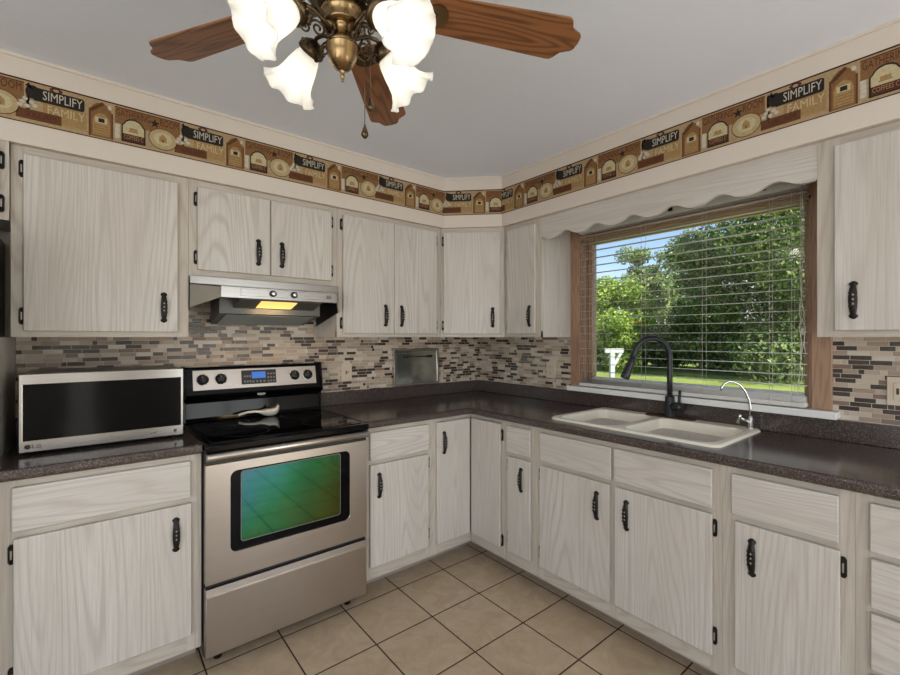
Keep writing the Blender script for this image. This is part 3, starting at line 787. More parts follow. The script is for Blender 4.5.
w.box(xs1 - .012, xs1 - .004, WY0 + .03, WY1 - .03, WZ0 + .04, WZ0 + .058, M['white'])
wo = struct(w.build('window_1'))
struct(B().box(.086, .090, WY0 + .035, WY1 - .035, WZ0 + .045, WZ1 - .02, M['glass']).build('window_pane', wo))
struct(B().box(-.055, WX + .15, -2.250, -.917, 1.018, 1.05, M['white'], .004).build('window_sill', wo))

# horizontal blind hung in front of the casing
r = thing('window_blind', 'white horizontal slat blind hanging open in front of the window', 'blind', (0, 0, 0))
BX = -.031; by0, by1 = -2.150, -1.012
b = B(); b.box(BX - .028, BX + .026, by0, by1, 2.012, 2.06, M['slat'], .003); b.build('head_rail', r)
for y in (-1.995, -1.58, -1.06): B().box(BX - .030, BX - .022, y - .012, y + .012, 2.03, 2.064, M['iron'], .001).build('bracket', r)
zs = [1.992 - .0468 * k for k in range(19)]
def slat_bm(z, crown=.0009):
    b = B(); n = 5; top = []; bot = []
    for i in range(n + 1):
        x = BX - .0155 + .031 * i / n; k = crown * (1 - (2 * i / n - 1) ** 2); top.append((x, z + k + .0007)); bot.append((x, z + k - .0007))
    b.prism([(p[0], p[1]) for p in (bot + top[::-1])], 'y', by0 + .002, by1 - .002, M['slat'], True); return b
me0 = None
for k, z in enumerate(zs):
    if me0 is None:
        o = slat_bm(0).build('slat', r); me0 = o.data; o.location = (0, 0, z)
    else:
        o = bpy.data.objects.new('slat', me0); COL.objects.link(o); o.parent = r; o.location = (0, 0, z)
for k in range(5):
    o = bpy.data.objects.new('slat', me0); COL.objects.link(o); o.parent = r; o.location = (0, 0, 1.0795 + .0055 * k)
B().box(BX - .024, BX + .024, by0 + .002, by1 - .002, 1.0565, 1.0765, M['slat'], .003).build('bottom_rail', r)
for y in (-1.058, -1.107, -1.419, -1.736, -2.018, -2.10):
    b = B()
    for dx in (-.0245, .0245): b.cyl((BX + dx, y, 1.062), (BX + dx, y, 2.02), .0008, M['cord'], 6)
    b.build('ladder_cord', r)
b = B()
for k in range(5):
    y0 = -2.137 + .006 * random.uniform(-1, 1); pts = []
    for i in range(14):
        z = 2.03 - i * (.74 / 13) if k < 3 else 1.53 - i * (.42 / 13)
        pts.append((BX - .032 - .004 * random.random(), y0 + random.uniform(-1, 1) * (.004 + .012 * (i > 9)), z))
    b.tube(pts, .0013, M['cord'], 5)
b.cyl((BX - .033, -2.14, 1.40), (BX - .033, -2.14, 1.37), .005, M['cord'], 8, .003)
b.build('pull_cord', r)

# scalloped valance board bridging the two wall cabinets over the window
y_a, y_b = -.9145, -2.2355; top = []; n = 132
for i in range(n + 1):
    y = y_a + (y_b - y_a) * i / n
    ph = (y + 1.19) / .2035
    c = .5 - .5 * math.cos(2 * PI * ph); c = c ** 1.3
    top.append((-y, 1.955 + .031 * c))
b = B(); poly = top + [(-y_b, SB - .001), (-y_a, SB - .001)]
b.prism(poly, 'y', 0, .019, M['oakh'])
vb_ = b.build('valance_board', None, (UF + .001, 0, 0)); vb_.rotation_euler = (0, 0, -PI / 2)
tag(vb_, 'scalloped pickled oak valance board above the window between cabinets', 'valance')

# ------------------------------------------------------------------ range
RX0, RX1 = -2.0885, -1.3615; RYF = -.668; RYB = -.012
r = thing('electric_range', 'stainless and black freestanding electric range between base cabinets', 'range', (0, 0, 0))
b = B(); b.box(RX0 + .003, RX1 - .003, -.632, RYB - .01, .055, .895, M['black']); b.build('body', r)
b = B()
b.box(RX0, RX1, -.690, RYB, .896, .928, M['blackg'], .008, 3)
b.box(RX0 + .028, RX1 - .028, -.655, -.105, .9275, .9305, M['ceramic'], .001)
b.build('cooktop', r)
b = B()   # faint burner rings
for cx, cy, ra in ((-1.90, -.50, .105), (-1.54, -.50, .085), (-1.90, -.23, .085), (-1.54, -.23, .105)):
    b.lathe([(ra, .9307), (ra, .9310), (ra + .0025, .9310), (ra + .0025, .9307)], M['black'], 40, Matrix.Translation((cx, cy, 0)), cap=False)
b.build('burner_marking', r)
# backguard: curved black housing
b = B()
pr = [(-.1, .928), (-.088, .945), (-.080, 1.02), (-.085, 1.035), (-.108, 1.055), (-.110, 1.066), (-.085, 1.196), (-.078, 1.206), (-.02, 1.206), (-.012, 1.19), (-.012, .928)]
b.prism(pr, 'x', RX0 + .012, RX1 - .012, M['blackg'], bev=.002)
for x in (RX0, RX1 - .014): b.prism([(-.118, 1.05), (-.092, 1.200), (-.082, 1.211), (-.014, 1.211), (-.014, .928), (-.095, .928), (-.084, 1.03)], 'x', x, x + .014, M['blackg'], bev=.002)
b.build('backguard', r)
# local frame of the sloping control panel
pA = Vector((0, -.110, 1.066)); pB = Vector((0, -.085, 1.196)); ud = (pB - pA).normalized(); nd = Vector((0, -ud.z, ud.y))
def panel_m(x, t, off=0.0):
    o_ = pA + ud * t + nd * off
    return Matrix(((1, 0, 0, x), (0, ud.y, nd.y, o_.y), (0, ud.z, nd.z, o_.z), (0, 0, 0, 1)))
PM = panel_m(0, 0)
cp = B().box(-2.045, -1.40, .022, .126, .0005, .0035, M['steel'], .0012, 2, PM).build('control_panel', r)
b = B(); b.box(-1.815, -1.633, .040, .116, .003, .0062, M['black'], .001, 2, PM)
b.box(-1.762, -1.690, .070, .106, .006, .0068, M['display'], 0, 2, PM)
for i in range(3):
    for j in range(2): b.box(-1.803 + .014 * i, -1.794 + .014 * i, .050 + .028 * j, .060 + .028 * j, .006, .0068, M['mark'], 0, 2, PM)
for i in range(3):
    for j in range(3): b.box(-1.680 + .015 * i, -1.671 + .015 * i, .048 + .02 * j, .057 + .02 * j, .006, .0068, M['mark'], 0, 2, PM)
for i in range(4): b.box(-1.76 + .019 * i, -1.75 + .019 * i, .048, .058, .006, .0068, M['mark'], 0, 2, PM)
b.build('display', r)
for x in (-2.000, -1.915, -1.528, -1.451):
    b = B(); b.lathe([(.029, .0035), (.029, .0055), (.0265, .0058), (.0255, .0062), (.023, .020), (.0215, .024), (.006, .025), (.0, .025)], M['black'], 28, panel_m(x, .076), cap=False)
    b.lathe([(.0275, .0056), (.0295, .0056), (.0295, .0066), (.0275, .0066)], M['chrome'], 28, panel_m(x, .076), cap=False)
    b.box(-.0035, .0035, -.021, .021, .020, .030, M['black'], .0015, 2, panel_m(x, .076) @ Matrix.Rotation(.35, 4, 'Z'))
    b.box(-.0008, .0008, .006, .020, .030, .0306, M['ironlight'], 0, 2, panel_m(x, .076) @ Matrix.Rotation(.35, 4, 'Z'))
    b.build('knob', r)
b = B()
b.prism(ellipse(0, 0, .023, .0085, 24), 'z', 0, .003, M['chrome'], bev=.0008)
for v in b.bm.verts: v.co = Matrix.Translation((-1.714, -.106, 1.048)) @ Matrix.Rotation(PI / 2 - .5, 4, 'X') @ v.co
b.build('badge', r)
# oven door
od = B()
def rr(x0, x1, z0, z1, rad): return rrect(x0, x1, z0, z1, rad, 5)
YD = RYF
outer = [(RX0 + .003, .360), (RX1 - .003, .360), (RX1 - .003, .842), (RX0 + .003, .842)]
win = rr(-1.994, -1.456, .466, .806, .028)
# front skin with a window cut-out
va = [od.bm.verts.new((p[0], YD, p[1])) for p in outer]; vb = [od.bm.verts.new((p[0], YD, p[1])) for p in win]
es = [od.bm.edges.new((va[i], va[(i + 1) % 4])) for i in range(4)] + [od.bm.edges.new((vb[i], vb[(i + 1) % len(vb)])) for i in range(len(vb))]
res = bmesh.ops.triangle_fill(od.bm, use_beauty=True, edges=es, normal=(0, -1, 0)); od._fin([g_ for g_ in res['geom'] if isinstance(g_, bmesh.types.BMFace)], M['steel'])
vd = [od.bm.verts.new((p[0], YD + .007, p[1])) for p in win]
od._fin([od.bm.faces.new((vb[i], vb[(i + 1) % len(vb)], vd[(i + 1) % len(vb)], vd[i])) for i in range(len(vb))], M['chrome'], True)
ve = [od.bm.verts.new((p[0], YD + .034, p[1])) for p in outer]
od._fin([od.bm.faces.new((va[i], ve[i], ve[(i + 1) % 4], va[(i + 1) % 4])) for i in range(4)], M['steel'])
bmesh.ops.recalc_face_normals(od.bm, faces=od.bm.faces[:])
odo = od.build('oven_door', r)
B().prism(rr(-1.996, -1.454, .464, .808, .028), 'y', YD + .006, YD + .012, M['blackg']).build('window_border', odo)
b = B(); b.prism(rr(-1.950, -1.506, .503, .796, .012), 'y', YD + .0042, YD + .0058, M['oveng']); b.build('oven_window', odo)
b = B(); b.prism(rr(-1.953, -1.503, .500, .799, .014), 'y', YD + .0050, YD + .0065, M['mark']); b.build('window_edge', odo)
b = B(); b.box(RX0 + .004, RX1 - .004, YD + .006, -.634, .842, .896, M['black'])
b.build('vent_gap', r)
b = B()
zc = .880
b.prism([(YD - .034, zc - .010), (YD - .028, zc - .016), (YD - .004, zc - .017), (YD - .004, zc + .015), (YD - .026, zc + .014), (YD - .034, zc + .006)], 'x', RX0 + .004, RX1 - .004, M['steel'], True, .002)
for x in (RX0 + .03, RX1 - .06): b.box(x, x + .03, YD - .006, YD + .01, zc - .012, zc + .01, M['black'])
b.build('oven_handle', odo)
b = B(); b.box(RX0 + .003, RX1 - .003, YD, YD + .034, .066, .318, M['steel'], .004)
b.prism([(YD - .016, .316), (YD - .015, .325), (YD - .002, .343), (YD + .03, .343), (YD + .03, .310), (YD - .002, .308)], 'x', RX0 + .003, RX1 - .003, M['steel'], False, .0015)
b.build('storage_drawer', r)
B().box(RX0 + .006, RX1 - .006, YD + .012, YD + .03, .345, .364, M['black']).build('drawer_gap', r)
for x in (RX0 + .065, RX1 - .065):
    for y in (-.575, -.08): B().cyl((x, y, 0), (x, y, .06), .016, M['black'], 14).build('foot', r)

# spoon rest lying on the cooktop
b = B(); import itertools
L = [(-.125, .008, .012), (-.118, .010, .014), (-.10, .011, .017), (-.07, .011, .021), (-.03, .012, .022), (0, .018, .018), (.02, .034, .013), (.045, .043, .012), (.075, .044, .012), (.095, .040, .013), (.108, .028, .014)]
up = []; lo = []
for x, hw, z in L:
    hw = max(hw, .0145)
    row = []; rowb = []
    for k in range(9):
        t = -1 + 2 * k / 8; bowl = max(0, min(1, (x + .01) / .05)); rise = (t * t) * (.016 * bowl + .002)
        zz = .002 + (z - .012) * .8 + rise + (.014 if x < 0 else max(0, .014 - bowl * .014)) * 0.4 + bowl * (.012 if x > .09 else 0) * (x - .09) / .018
        row.append(b.bm.verts.new((x, t * hw, zz + .004))); rowb.append(b.bm.verts.new((x, t * hw * .94, max(0, zz - .001))))
    up.append(row); lo.append(rowb)
fs = []
for i in range(len(L) - 1):
    for k in range(8):
        fs.append(b.bm.faces.new((up[i][k], up[i + 1][k], up[i + 1][k + 1], up[i][k + 1]))); fs.append(b.bm.faces.new((lo[i][k + 1], lo[i + 1][k + 1], lo[i + 1][k], lo[i][k])))
    fs.append(b.bm.faces.new((lo[i][0], lo[i + 1][0], up[i + 1][0], up[i][0]))); fs.append(b.bm.faces.new((up[i][8], up[i + 1][8], lo[i + 1][8], lo[i][8])))
for i in (0, len(L) - 1):
    for k in range(8): fs.append(b.bm.faces.new((up[i][k], up[i][k + 1], lo[i][k + 1], lo[i][k])))
b._fin(fs, M['sink'], True); bmesh.ops.recalc_face_normals(b.bm, faces=b.bm.faces[:])
o = b.build('spoon_rest'); o.location = (-1.735, -.165, .9312); o.rotation_euler = (0, 0, -.20); o.scale = (.86, 1.0, 1.7)
tag(o, 'cream ceramic spoon rest lying on the black cooktop', 'spoon rest')

# ------------------------------------------------------------------ range hood
HX0, HX1 = -2.0905, -1.3625
r = thing('range_hood', 'stainless under-cabinet range hood with its lamp lit above the range', 'range hood', (0, 0, 0))
b = B()
b.box(HX0, HX1, -.334, -.010, 1.608, 1.6475, M['steelh'], .002)                              # top box and band
b.hexa([(HX0, -.334, 1.602), (HX1, -.334, 1.602), (HX1, -.31, 1.602), (HX0, -.31, 1.602), (HX0, -.334, 1.610), (HX1, -.334, 1.610), (HX1, -.31, 1.610), (HX0, -.31, 1.610)], M['steelh'])
fx0, fx1, fy = -1.985, -1.418, -.438
th = .004
# sloping roof from band to front strip
b.hexa([(HX0, -.334, 1.606), (HX1, -.334, 1.606), (fx1, fy, 1.592), (fx0, fy, 1.592), (HX0, -.334, 1.612), (HX1, -.334, 1.612), (fx1, fy, 1.599), (fx0, fy, 1.599)][0:4][::-1] + [(fx0, fy, 1.599), (fx1, fy, 1.599), (HX1, -.334, 1.612), (HX0, -.334, 1.612)], M['steelh'])
# side cheeks: slanted wings running back to the wall
for sx, (xa, xb) in ((1, (HX0, fx0)), (-1, (HX1, fx1))):
    b.hexa([(xa, -.334, 1.500), (xb, fy, 1.545), (xb + sx * th, fy, 1.545), (xa + sx * th, -.334, 1.500), (xa, -.334, 1.61), (xb, fy, 1.597), (xb + sx * th, fy, 1.597), (xa + sx * th, -.334, 1.61)], M['cheek'])
    b.hexa([(xa, -.334, 1.500), (xa + sx * th, -.334, 1.500), (xa + sx * th, -.02, 1.430), (xa, -.02, 1.430), (xa, -.334, 1.61), (xa + sx * th, -.334, 1.61), (xa + sx * th, -.02, 1.61), (xa, -.02, 1.61)], M['black'])
b.build('canopy', r)
fs_ = B(); fs_.box(fx0, fx1, fy - .004, fy + .012, 1.543, 1.598, M['steelh'], .003); fs_.build('front_strip', r)
b = B(); b.box(fx0 + .085, fx1 - .07, fy - .007, fy - .003, 1.556, 1.589, M['steelh'], .001)
for k in range(5): b.box(-1.60 + .022 * k, -1.592 + .022 * k, fy - .0078, fy - .0065, 1.571, 1.574, M['mark'])
b.box(-1.478, -1.455, fy - .0078, fy - .0065, 1.563, 1.580, M['mark']); b.build('control_plate', r)
for x in (-1.755, -1.652):
    b = B(); q_ = Matrix.Translation((x, fy - .007, 1.573)) @ Matrix.Rotation(PI / 2, 4, 'X')
    b.lathe([(.0155, 0), (.0155, .010), (.0135, .013), (0, .0135)], M['black'], 20, q_, cap=False); b.lathe([(.0105, .0125), (.0105, .0155), (.008, .017), (0, .017)], M['chrome'], 20, q_, cap=False); b.build('knob', r)
# filter housing beneath
b = B()
b.hexa([(-1.962, -.30, 1.478), (-1.458, -.30, 1.478), (-1.46, -.05, 1.432), (-1.955, -.05, 1.432), (-1.962, -.30, 1.60), (-1.458, -.30, 1.60), (-1.46, -.05, 1.60), (-1.955, -.05, 1.60)], M['hoodbody'])
b.build('filter_housing', r)
b = B()
for k in range(18):
    t = k / 17.0; y = -.285 + .22 * t; z = 1.4785 - .0405 * (y + .30) / .22 * .99 - .0045
    b.box(-1.93, -1.49, y - .003, y + .003, z - .0015, z + .002, M['hoodbody'])
b.build('filter', r)
b = B(); b.hexa([(-1.90, -.432, 1.541), (-1.50, -.432, 1.541), (-1.50, -.301, 1.506), (-1.90, -.301, 1.506), (-1.90, -.432, 1.545), (-1.50, -.432, 1.545), (-1.50, -.301, 1.511), (-1.90, -.301, 1.511)], M['hoodbody']); b.build('lamp_panel', r)
b = B(); b.hexa([(-1.80, -.415, 1.5345), (-1.625, -.415, 1.5345), (-1.625, -.318, 1.5085), (-1.80, -.318, 1.5085), (-1.80, -.415, 1.5370), (-1.625, -.415, 1.5370), (-1.625, -.318, 1.511), (-1.80, -.318, 1.511)], M['hoodlamp']); b.build('lamp_lens', r)

# ------------------------------------------------------------------ microwave
MX0, MX1, MY, MZ0, MZ1 = -2.647, -2.129, -.430, .937, 1.226
r = thing('microwave', 'wide stainless microwave with black glass door on the left countertop', 'microwave', (0, 0, 0))
b = B(); b.box(MX0 + .004, MX1 - .004, MY + .03, -.045, MZ0 + .004, MZ1 - .004, M['steeld'], .004); b.build('housing', r)
md = B().box(MX0, MX1, MY, MY + .029, MZ0, MZ1, M['steelm'], .003).build('door', r)
b = B(); b.box(MX0 + .012, MX1 - .010, MY - .002, MY + .001, .980, 1.188, M['blackg'], .001); b.build('door_glass', md)
b = B(); b.box(MX0 + .0095, MX0 + .0125, MY - .0035, MY, .980, 1.188, M['chrome']); b.build('glass_trim', md)
b = B(); zf = MY - .0008
q_ = Matrix.Translation((-2.622, zf, .958)) @ Matrix.Rotation(PI / 2, 4, 'X')
b.lathe([(.0, .0), (.0085, .0), (.0085, .0012), (0, .0012)], M['slot'], 20, q_, cap=False)
b.text('LG', .020, M['slot'], Matrix.Translation((-2.597, zf - .0006, .958)) @ Matrix.Rotation(PI / 2, 4, 'X'), .024)
for x in (-2.25, -2.235): b.box(x, x + .008, zf - .0008, zf + .0005, .957, .960, M['slot'])
b.box(-2.165, -2.155, zf - .0008, zf + .0005, .954, .964, M['slot']); b.build('marking', md)
for x in (MX0 + .05, MX1 - .05):
    for y in (-.38, -.09): B().cyl((x, y, CT1), (x, y, MZ0 + .006), .014, M['black'], 12).build('foot', r)

# end panel + refrigerator at the left edge
tag(B().box(-2.7145, -2.6965, -.60, -.004, .9275, 1.3605, M['oak']).build('end_panel'), 'pickled oak end panel standing on the counter beside the refrigerator', 'panel')
r = thing('refrigerator', 'black refrigerator at the left edge below the small wall cabinet', 'refrigerator', (0, 0, 0))
B().box(-3.55, -2.724, -.66, -.04, .03, 1.76, M['fridge'], .006).build('body', r)
B().box(-3.55, -2.724, -.72, -.664, .06, 1.75, M['fridge'], .012).build('door', r)
B().box(-2.80, -2.76, -.76, -.735, .8, 1.5, M['fridge'], .008).build('door_handle', r)
for x in (-3.5, -2.78): B().box(x - .03, x + .03, -.6, -.1, 0, .03, M['black']).build('foot', r)

# ------------------------------------------------------------------ outlets, mirror
def outlet(label, loc, rz, kind):
    r = thing('wall_outlet', label, 'outlet', loc, rz)
    B().box(-.0365, .0365, -.006, 0, -.056, .056, M['almond'], .002).build('cover_plate', r)
    if kind == 'duplex':
        for z in (-.02, .02):
            b = B(); b.prism(rrect(-.0165, .0165, z - .014, z + .014, .008), 'y', -.0075, -.0058, M['almond'])
            for x in (-.006, .006): b.box(x - .001, x + .001, -.008, -.0073, z - .003, z + .007, M['slot'])
            b.box(-.002, .002, -.008, -.0073, z - .010, z - .006, M['slot']); b.build('receptacle', r)
    else:
        b = B(); b.box(-.017, .017, -.0085, -.0058, -.034, .034, M['almond'], .001); b.box(-.010, -.002, -.0092, -.0083, -.012, .012, M['slot']); b.box(.003, .010, -.0092, -.0083, -.006, .006, M['slot']); b.build('receptacle', r)
outlet('almond wall outlet on mosaic tile between range and mirror', (-1.158, -.0085, 1.133), 0, 'gfci')
outlet('almond wall outlet on mosaic tile left of the window', (WX - .0085, -.748, 1.138), -PI / 2, 'duplex')
outlet('almond wall outlet on mosaic tile right of the window', (WX - .0085, -2.428, 1.150), -PI / 2, 'gfci')

r = thing('framed_mirror', 'small silver-framed mirror with a dark rail leaning on the backsplash', 'mirror', (-.614, -.0285, 1.0155), 0)
r.rotation_euler = (math.radians(-3.2), 0, 0)
W2, HM = .197, .264
b = B()
for a, c, d_, e in ((-W2, W2, 0, .016), (-W2, W2, HM - .016, HM), (-W2, -W2 + .016, .016, HM - .016), (W2 - .016, W2, .016, HM - .016)): b.box(a, c, -.012, 0, d_, e, M['steel'], .002)
b.build('frame', r)
b = B(); b.box(-W2 + .014, W2 - .014, -.006, -.002, .014, HM - .014, M['mirror']); b.build('mirror_glass', r)
b = B()
for a, c, d_, e in ((-W2 + .026, W2 - .026, .030, .033), (-W2 + .026, W2 - .026, HM - .033, HM - .030), (-W2 + .026, -W2 + .029, .03, HM - .03), (W2 - .029, W2 - .026, .03, HM - .03)): b.box(a, c, -.0068, -.0058, d_, e, M['mark'])
b.build('etched_line', r)
b = B(); b.cyl((-.105, -.022, HM - .058), (.125, -.022, HM - .058), .004, M['iron'], 10)
for x in (-.095, .115): b.cyl((x, -.006, HM - .058), (x, -.026, HM - .058), .008, M['iron'], 12); b.sphere((x, -.026, HM - .058), .010, M['iron'], 10)
b.build('rail', r)

# ------------------------------------------------------------------ ceiling fan with four-lamp kit
FC = Vector((-1.962, -1.658, 0))
r = thing('ceiling_fan', 'ceiling fan with oak blades, antique brass body and four lit frosted tulip lamps', 'ceiling fan', (FC.x, FC.y, 0), math.radians(-39))
# local x axis = camera right, local y = camera forward
B().lathe([(.0, CEIL), (.072, CEIL), (.075, CEIL - .01), (.066, CEIL - .045), (.03, CEIL - .07), (.0, CEIL - .07)][::-1], M['brass'], 32, cap=False).build('canopy', r)
B().cyl((0, 0, 2.29), (0, 0, CEIL - .06), .013, M['brass'], 16).build('downrod', r)
B().lathe([(0, 2.165), (.055, 2.166), (.075, 2.175), (.09, 2.19), (.095, 2.21), (.095, 2.24), (.088, 2.265), (.065, 2.29), (.03, 2.30), (0, 2.30)], M['brassd'], 36, cap=False).build('motor_housing', r)
B().lathe([(0, 2.113), (.044, 2.113), (.047, 2.118), (.040, 2.128), (.050, 2.138), (.052, 2.150), (.040, 2.160), (.046, 2.170), (0, 2.170)], M['brass'], 32, cap=False).build('switch_housing', r)
B().lathe([(.0, 2.063), (.036, 2.063), (.040, 2.068), (.030, 2.08), (.022, 2.086), (.021, 2.112), (.030, 2.114), (.0, 2.114)], M['brass'], 32, cap=False).build('light_kit_stem', r)
B().lathe([(0, 2.008), (.009, 2.009), (.020, 2.015), (.030, 2.028), (.036, 2.045), (.038, 2.062), (.040, 2.0645), (0, 2.065)], M['brass'], 32, cap=False).build('bowl', r)
B().lathe([(0, 1.981), (.003, 1.982), (.0035, 1.986), (.002, 1.989), (.005, 1.992), (.006, 1.996), (.003, 2.), (.007, 2.004), (.008, 2.009), (0, 2.01)], M['brass'], 16, cap=False).build('finial', r)
BZ = 2.190
def blade_mesh():
    b = B(); r0, r1 = .19, .640; wr, wt = .052, .068
    top = []
    out = [(r0, -wr * .75), (r0 + .02, -wr), (r1 - .062, -wt), (r1 - .052, -wt + .002), (r1 - .044, -wt + .009), (r1 - .040, -wt + .020), (r1 - .033, -wt + .030), (r1 - .020, -wt + .036), (r1 - .006, -wt + .039), (r1 + .001, -wt + .047), (r1 + .004, 0)]
    poly = out + [(x, -y) for x, y in out[-2::-1]]
    b.prism(poly, 'z', -.003, .003, M['blade'], bev=.0012)
    return b
bm_me = None
for k in range(5):
    a = math.radians(15.2 + 72 * k)
    if bm_me is None: o = blade_mesh().build('blade', r); bm_me = o.data
    else: o = bpy.data.objects.new('blade', bm_me); COL.objects.link(o); o.parent = r
    o.location = (0, 0, BZ); o.rotation_euler = (math.radians(-11), 0, a)
    ib = B()
    ib.tube([(.085, -.006, -.012), (.12, -.022, -.014), (.17, -.026, -.010), (.215, -.018, -.007), (.235, -.004, -.006)], .005, M['brass'], 8)
    ib.tube([(.085, .006, -.012), (.12, .022, -.014), (.17, .026, -.010), (.215, .018, -.007), (.235, .004, -.006)], .005, M['brass'], 8)
    ib.prism(ellipse(.236, 0, .03, .034, 18), 'z', -.0075, -.0032, M['brass'])
    ib.box(.07, .10, -.018, .018, -.018, -.006, M['brassd'], .003)
    ib.build('blade_iron', o)
def spiral(c, e1, e2, r0, turns, n=22, a0=0.0):
    return [Vector(c) + (Vector(e1) * math.cos(a0 + turns * 2 * PI * i / n) + Vector(e2) * math.sin(a0 + turns * 2 * PI * i / n)) * (r0 * (1 - .8 * i / n)) for i in range(n + 1)]
LAMPS = []
def tulip(b):
    prof = [(.022, 0), (.026, -.006), (.033, -.02), (.040, -.045), (.045, -.07), (.050, -.09), (.060, -.108), (.071, -.120), (.076, -.124)]
    def wv(k, rr, z, a):
        t = k / (len(prof) - 1); amp = max(0, t - .55) / .45
        return rr * (1 + .012 * math.sin(24 * a) * min(1, t * 2)) + .006 * amp * math.cos(8 * a), z + .007 * amp * math.cos(8 * a)
    b.lathe(prof, M['frost'], 64, None, wv, cap=False)
    b.lathe([(rr - .0025, z) for rr, z in prof], M['frost'], 64, None, lambda k, rr, z, a: wv(k, rr, z, a), cap=False)
    return b
tul_me = None; bulb_me = None; cap_me = None
for az in (40, 146, 220, 328):
    a = math.radians(az); d = Vector((math.cos(a), math.sin(a), 0)); sde = Vector((-d.y, d.x, 0)); Zv = Vector((0, 0, 1))
    ab = B()
    ab.tube([d * .03 + Zv * 2.098, d * .05 + Zv * 2.11, d * .072 + Zv * 2.122, d * .094 + Zv * 2.124, d * .108 + Zv * 2.116, d * .116 + Zv * 2.103], .0052, M['brassd'], 10)
    ab.tube(spiral(d * .062 + Zv * 2.083, d, Zv, .020, 1.6), .0028, M['brassd'], 6)
    ab.tube(spiral(d * .095 + Zv * 2.073, d, Zv, .014, 1.4, a0=1.0), .0024, M['brassd'], 6)
    ab.tube([d * .036 + Zv * 2.078, d * .046 + Zv * 2.09, d * .054 + Zv * 2.106], .003, M['brassd'], 6)
    arm = ab.build('light_arm', r)
    ax = (d * .80 - Zv * .62).normalized()       # axis the lamp points along
    base_p = d * .110 + Zv * 2.104
    q_ = (-ax).to_track_quat('Z', 'Y').to_matrix().to_4x4(); q_.translation = base_p
    if tul_me is None:
        c_ = B(); c_.lathe([(0, .020), (.014, .019), (.028, .010), (.035, -.001), (.036, -.012), (.033, -.016), (0, -.016)], M['brassd'], 28, cap=False)
        for i in range(14):
            aa = 2 * PI * i / 14; c_.box(.010, .031, -.0013, .0013, .006, .014, M['brass'], .0004, 1, Matrix.Rotation(aa, 4, 'Z') @ Matrix.Rotation(.45, 4, 'Y') @ Matrix.Translation((0, 0, .006)))
        s1 = c_.build('socket_cap', arm); cap_me = s1.data
        s2 = tulip(B()).build('lamp_shade', arm); tul_me = s2.data
        s3 = B().sphere((0, 0, -.060), .021, M['bulb'], 16, (1, 1, 1.35)).lathe([(.012, -.012), (.013, -.036)], M['white'], 12).build('bulb', arm); bulb_me = s3.data
    else:
        s1, s2, s3 = (bpy.data.objects.new(nm, me) for nm, me in (('socket_cap', cap_me), ('lamp_shade', tul_me), ('bulb', bulb_me)))
        for s in (s1, s2, s3): COL.objects.link(s); s.parent = arm
    q_ = q_ @ Matrix.Diagonal((.93, .93, .93, 1)); s1.matrix_local = q_; s3.matrix_local = q_; q2 = q_.copy(); q2.translation = base_p + ax * .010; s2.matrix_local = q2
    LAMPS.append(base_p + ax * .100)
for (x, y, z1) in ((.052, .012, 1.862), (.064, .020, 1.932)):
    ch = B()
    n = int((2.128 - z1 - .02) / .006)
    ch.cyl((x, y, z1 + .02), (x, y, 2.128), .0009, M['brassd'], 6)
    ch.tube([(x * .7, y * .7, 2.128), (x, y, 2.126)], .003, M['brassd'], 6)
    c = ch.build('pull_chain', r)
    B().lathe([(0, 0), (.004, .002), (.0085, .008), (.009, .013), (.006, .022), (.0025, .032), (.002, .036), (0, .036)], M['brassd'], 16, Matrix.Translation((x, y, z1 - .014)), cap=False).build('pendant', c)
MW = Matrix.Translation((FC.x, FC.y, 0)) @ Matrix.Rotation(math.radians(-39), 4, 'Z')

# ------------------------------------------------------------------ outdoors
GZ = -.32
def at(px, depth, z): p = Vector((CX, CY, 0)) + FW * depth + RT * ((px - 450) / F_PX * depth); return (p.x, p.y, z)
struct(B().box(.16, 90, -60, 80, GZ - .3, GZ, M['lawn']).build('lawn'))
struct(B().box(.2, 1.6, -4.5, 1.5, GZ, GZ + .02, M['bounce']).build('bounce_strip'))  # unseen pale strip below the window, added to bounce sunlight onto the ceiling
def leaves(b, clumps, n, size, mat):
    bm = b.bm; k = b.mi(mat)
    tot = sum(c[3] ** 2 for c in clumps)
    for cx, cy, cz, cr in clumps:
        m_ = int(n * cr * cr / tot)
        for _ in range(m_):
            v = Vector((random.gauss(0, 1), random.gauss(0, 1), random.gauss(0, 1))).normalized()
            rr_ = cr * (random.random() ** .4)
            p = Vector((cx, cy, cz)) + Vector((v.x, v.y, v.z * .8)) * rr_
            nrm = (v + Vector((random.uniform(-1, 1), random.uniform(-1, 1), random.uniform(-.4, 1)))).normalized()
            u = nrm.orthogonal().normalized(); u.rotate(Matrix.Rotation(random.uniform(0, 6.28), 3, nrm)); w_ = nrm.cross(u)
            s = size * random.uniform(.6, 1.3)
            f = bm.faces.new([bm.verts.new(p + u * s), bm.verts.new(p + w_ * s * .55), bm.verts.new(p - u * s), bm.verts.new(p - w_ * s * .55)])
            f.material_index = k
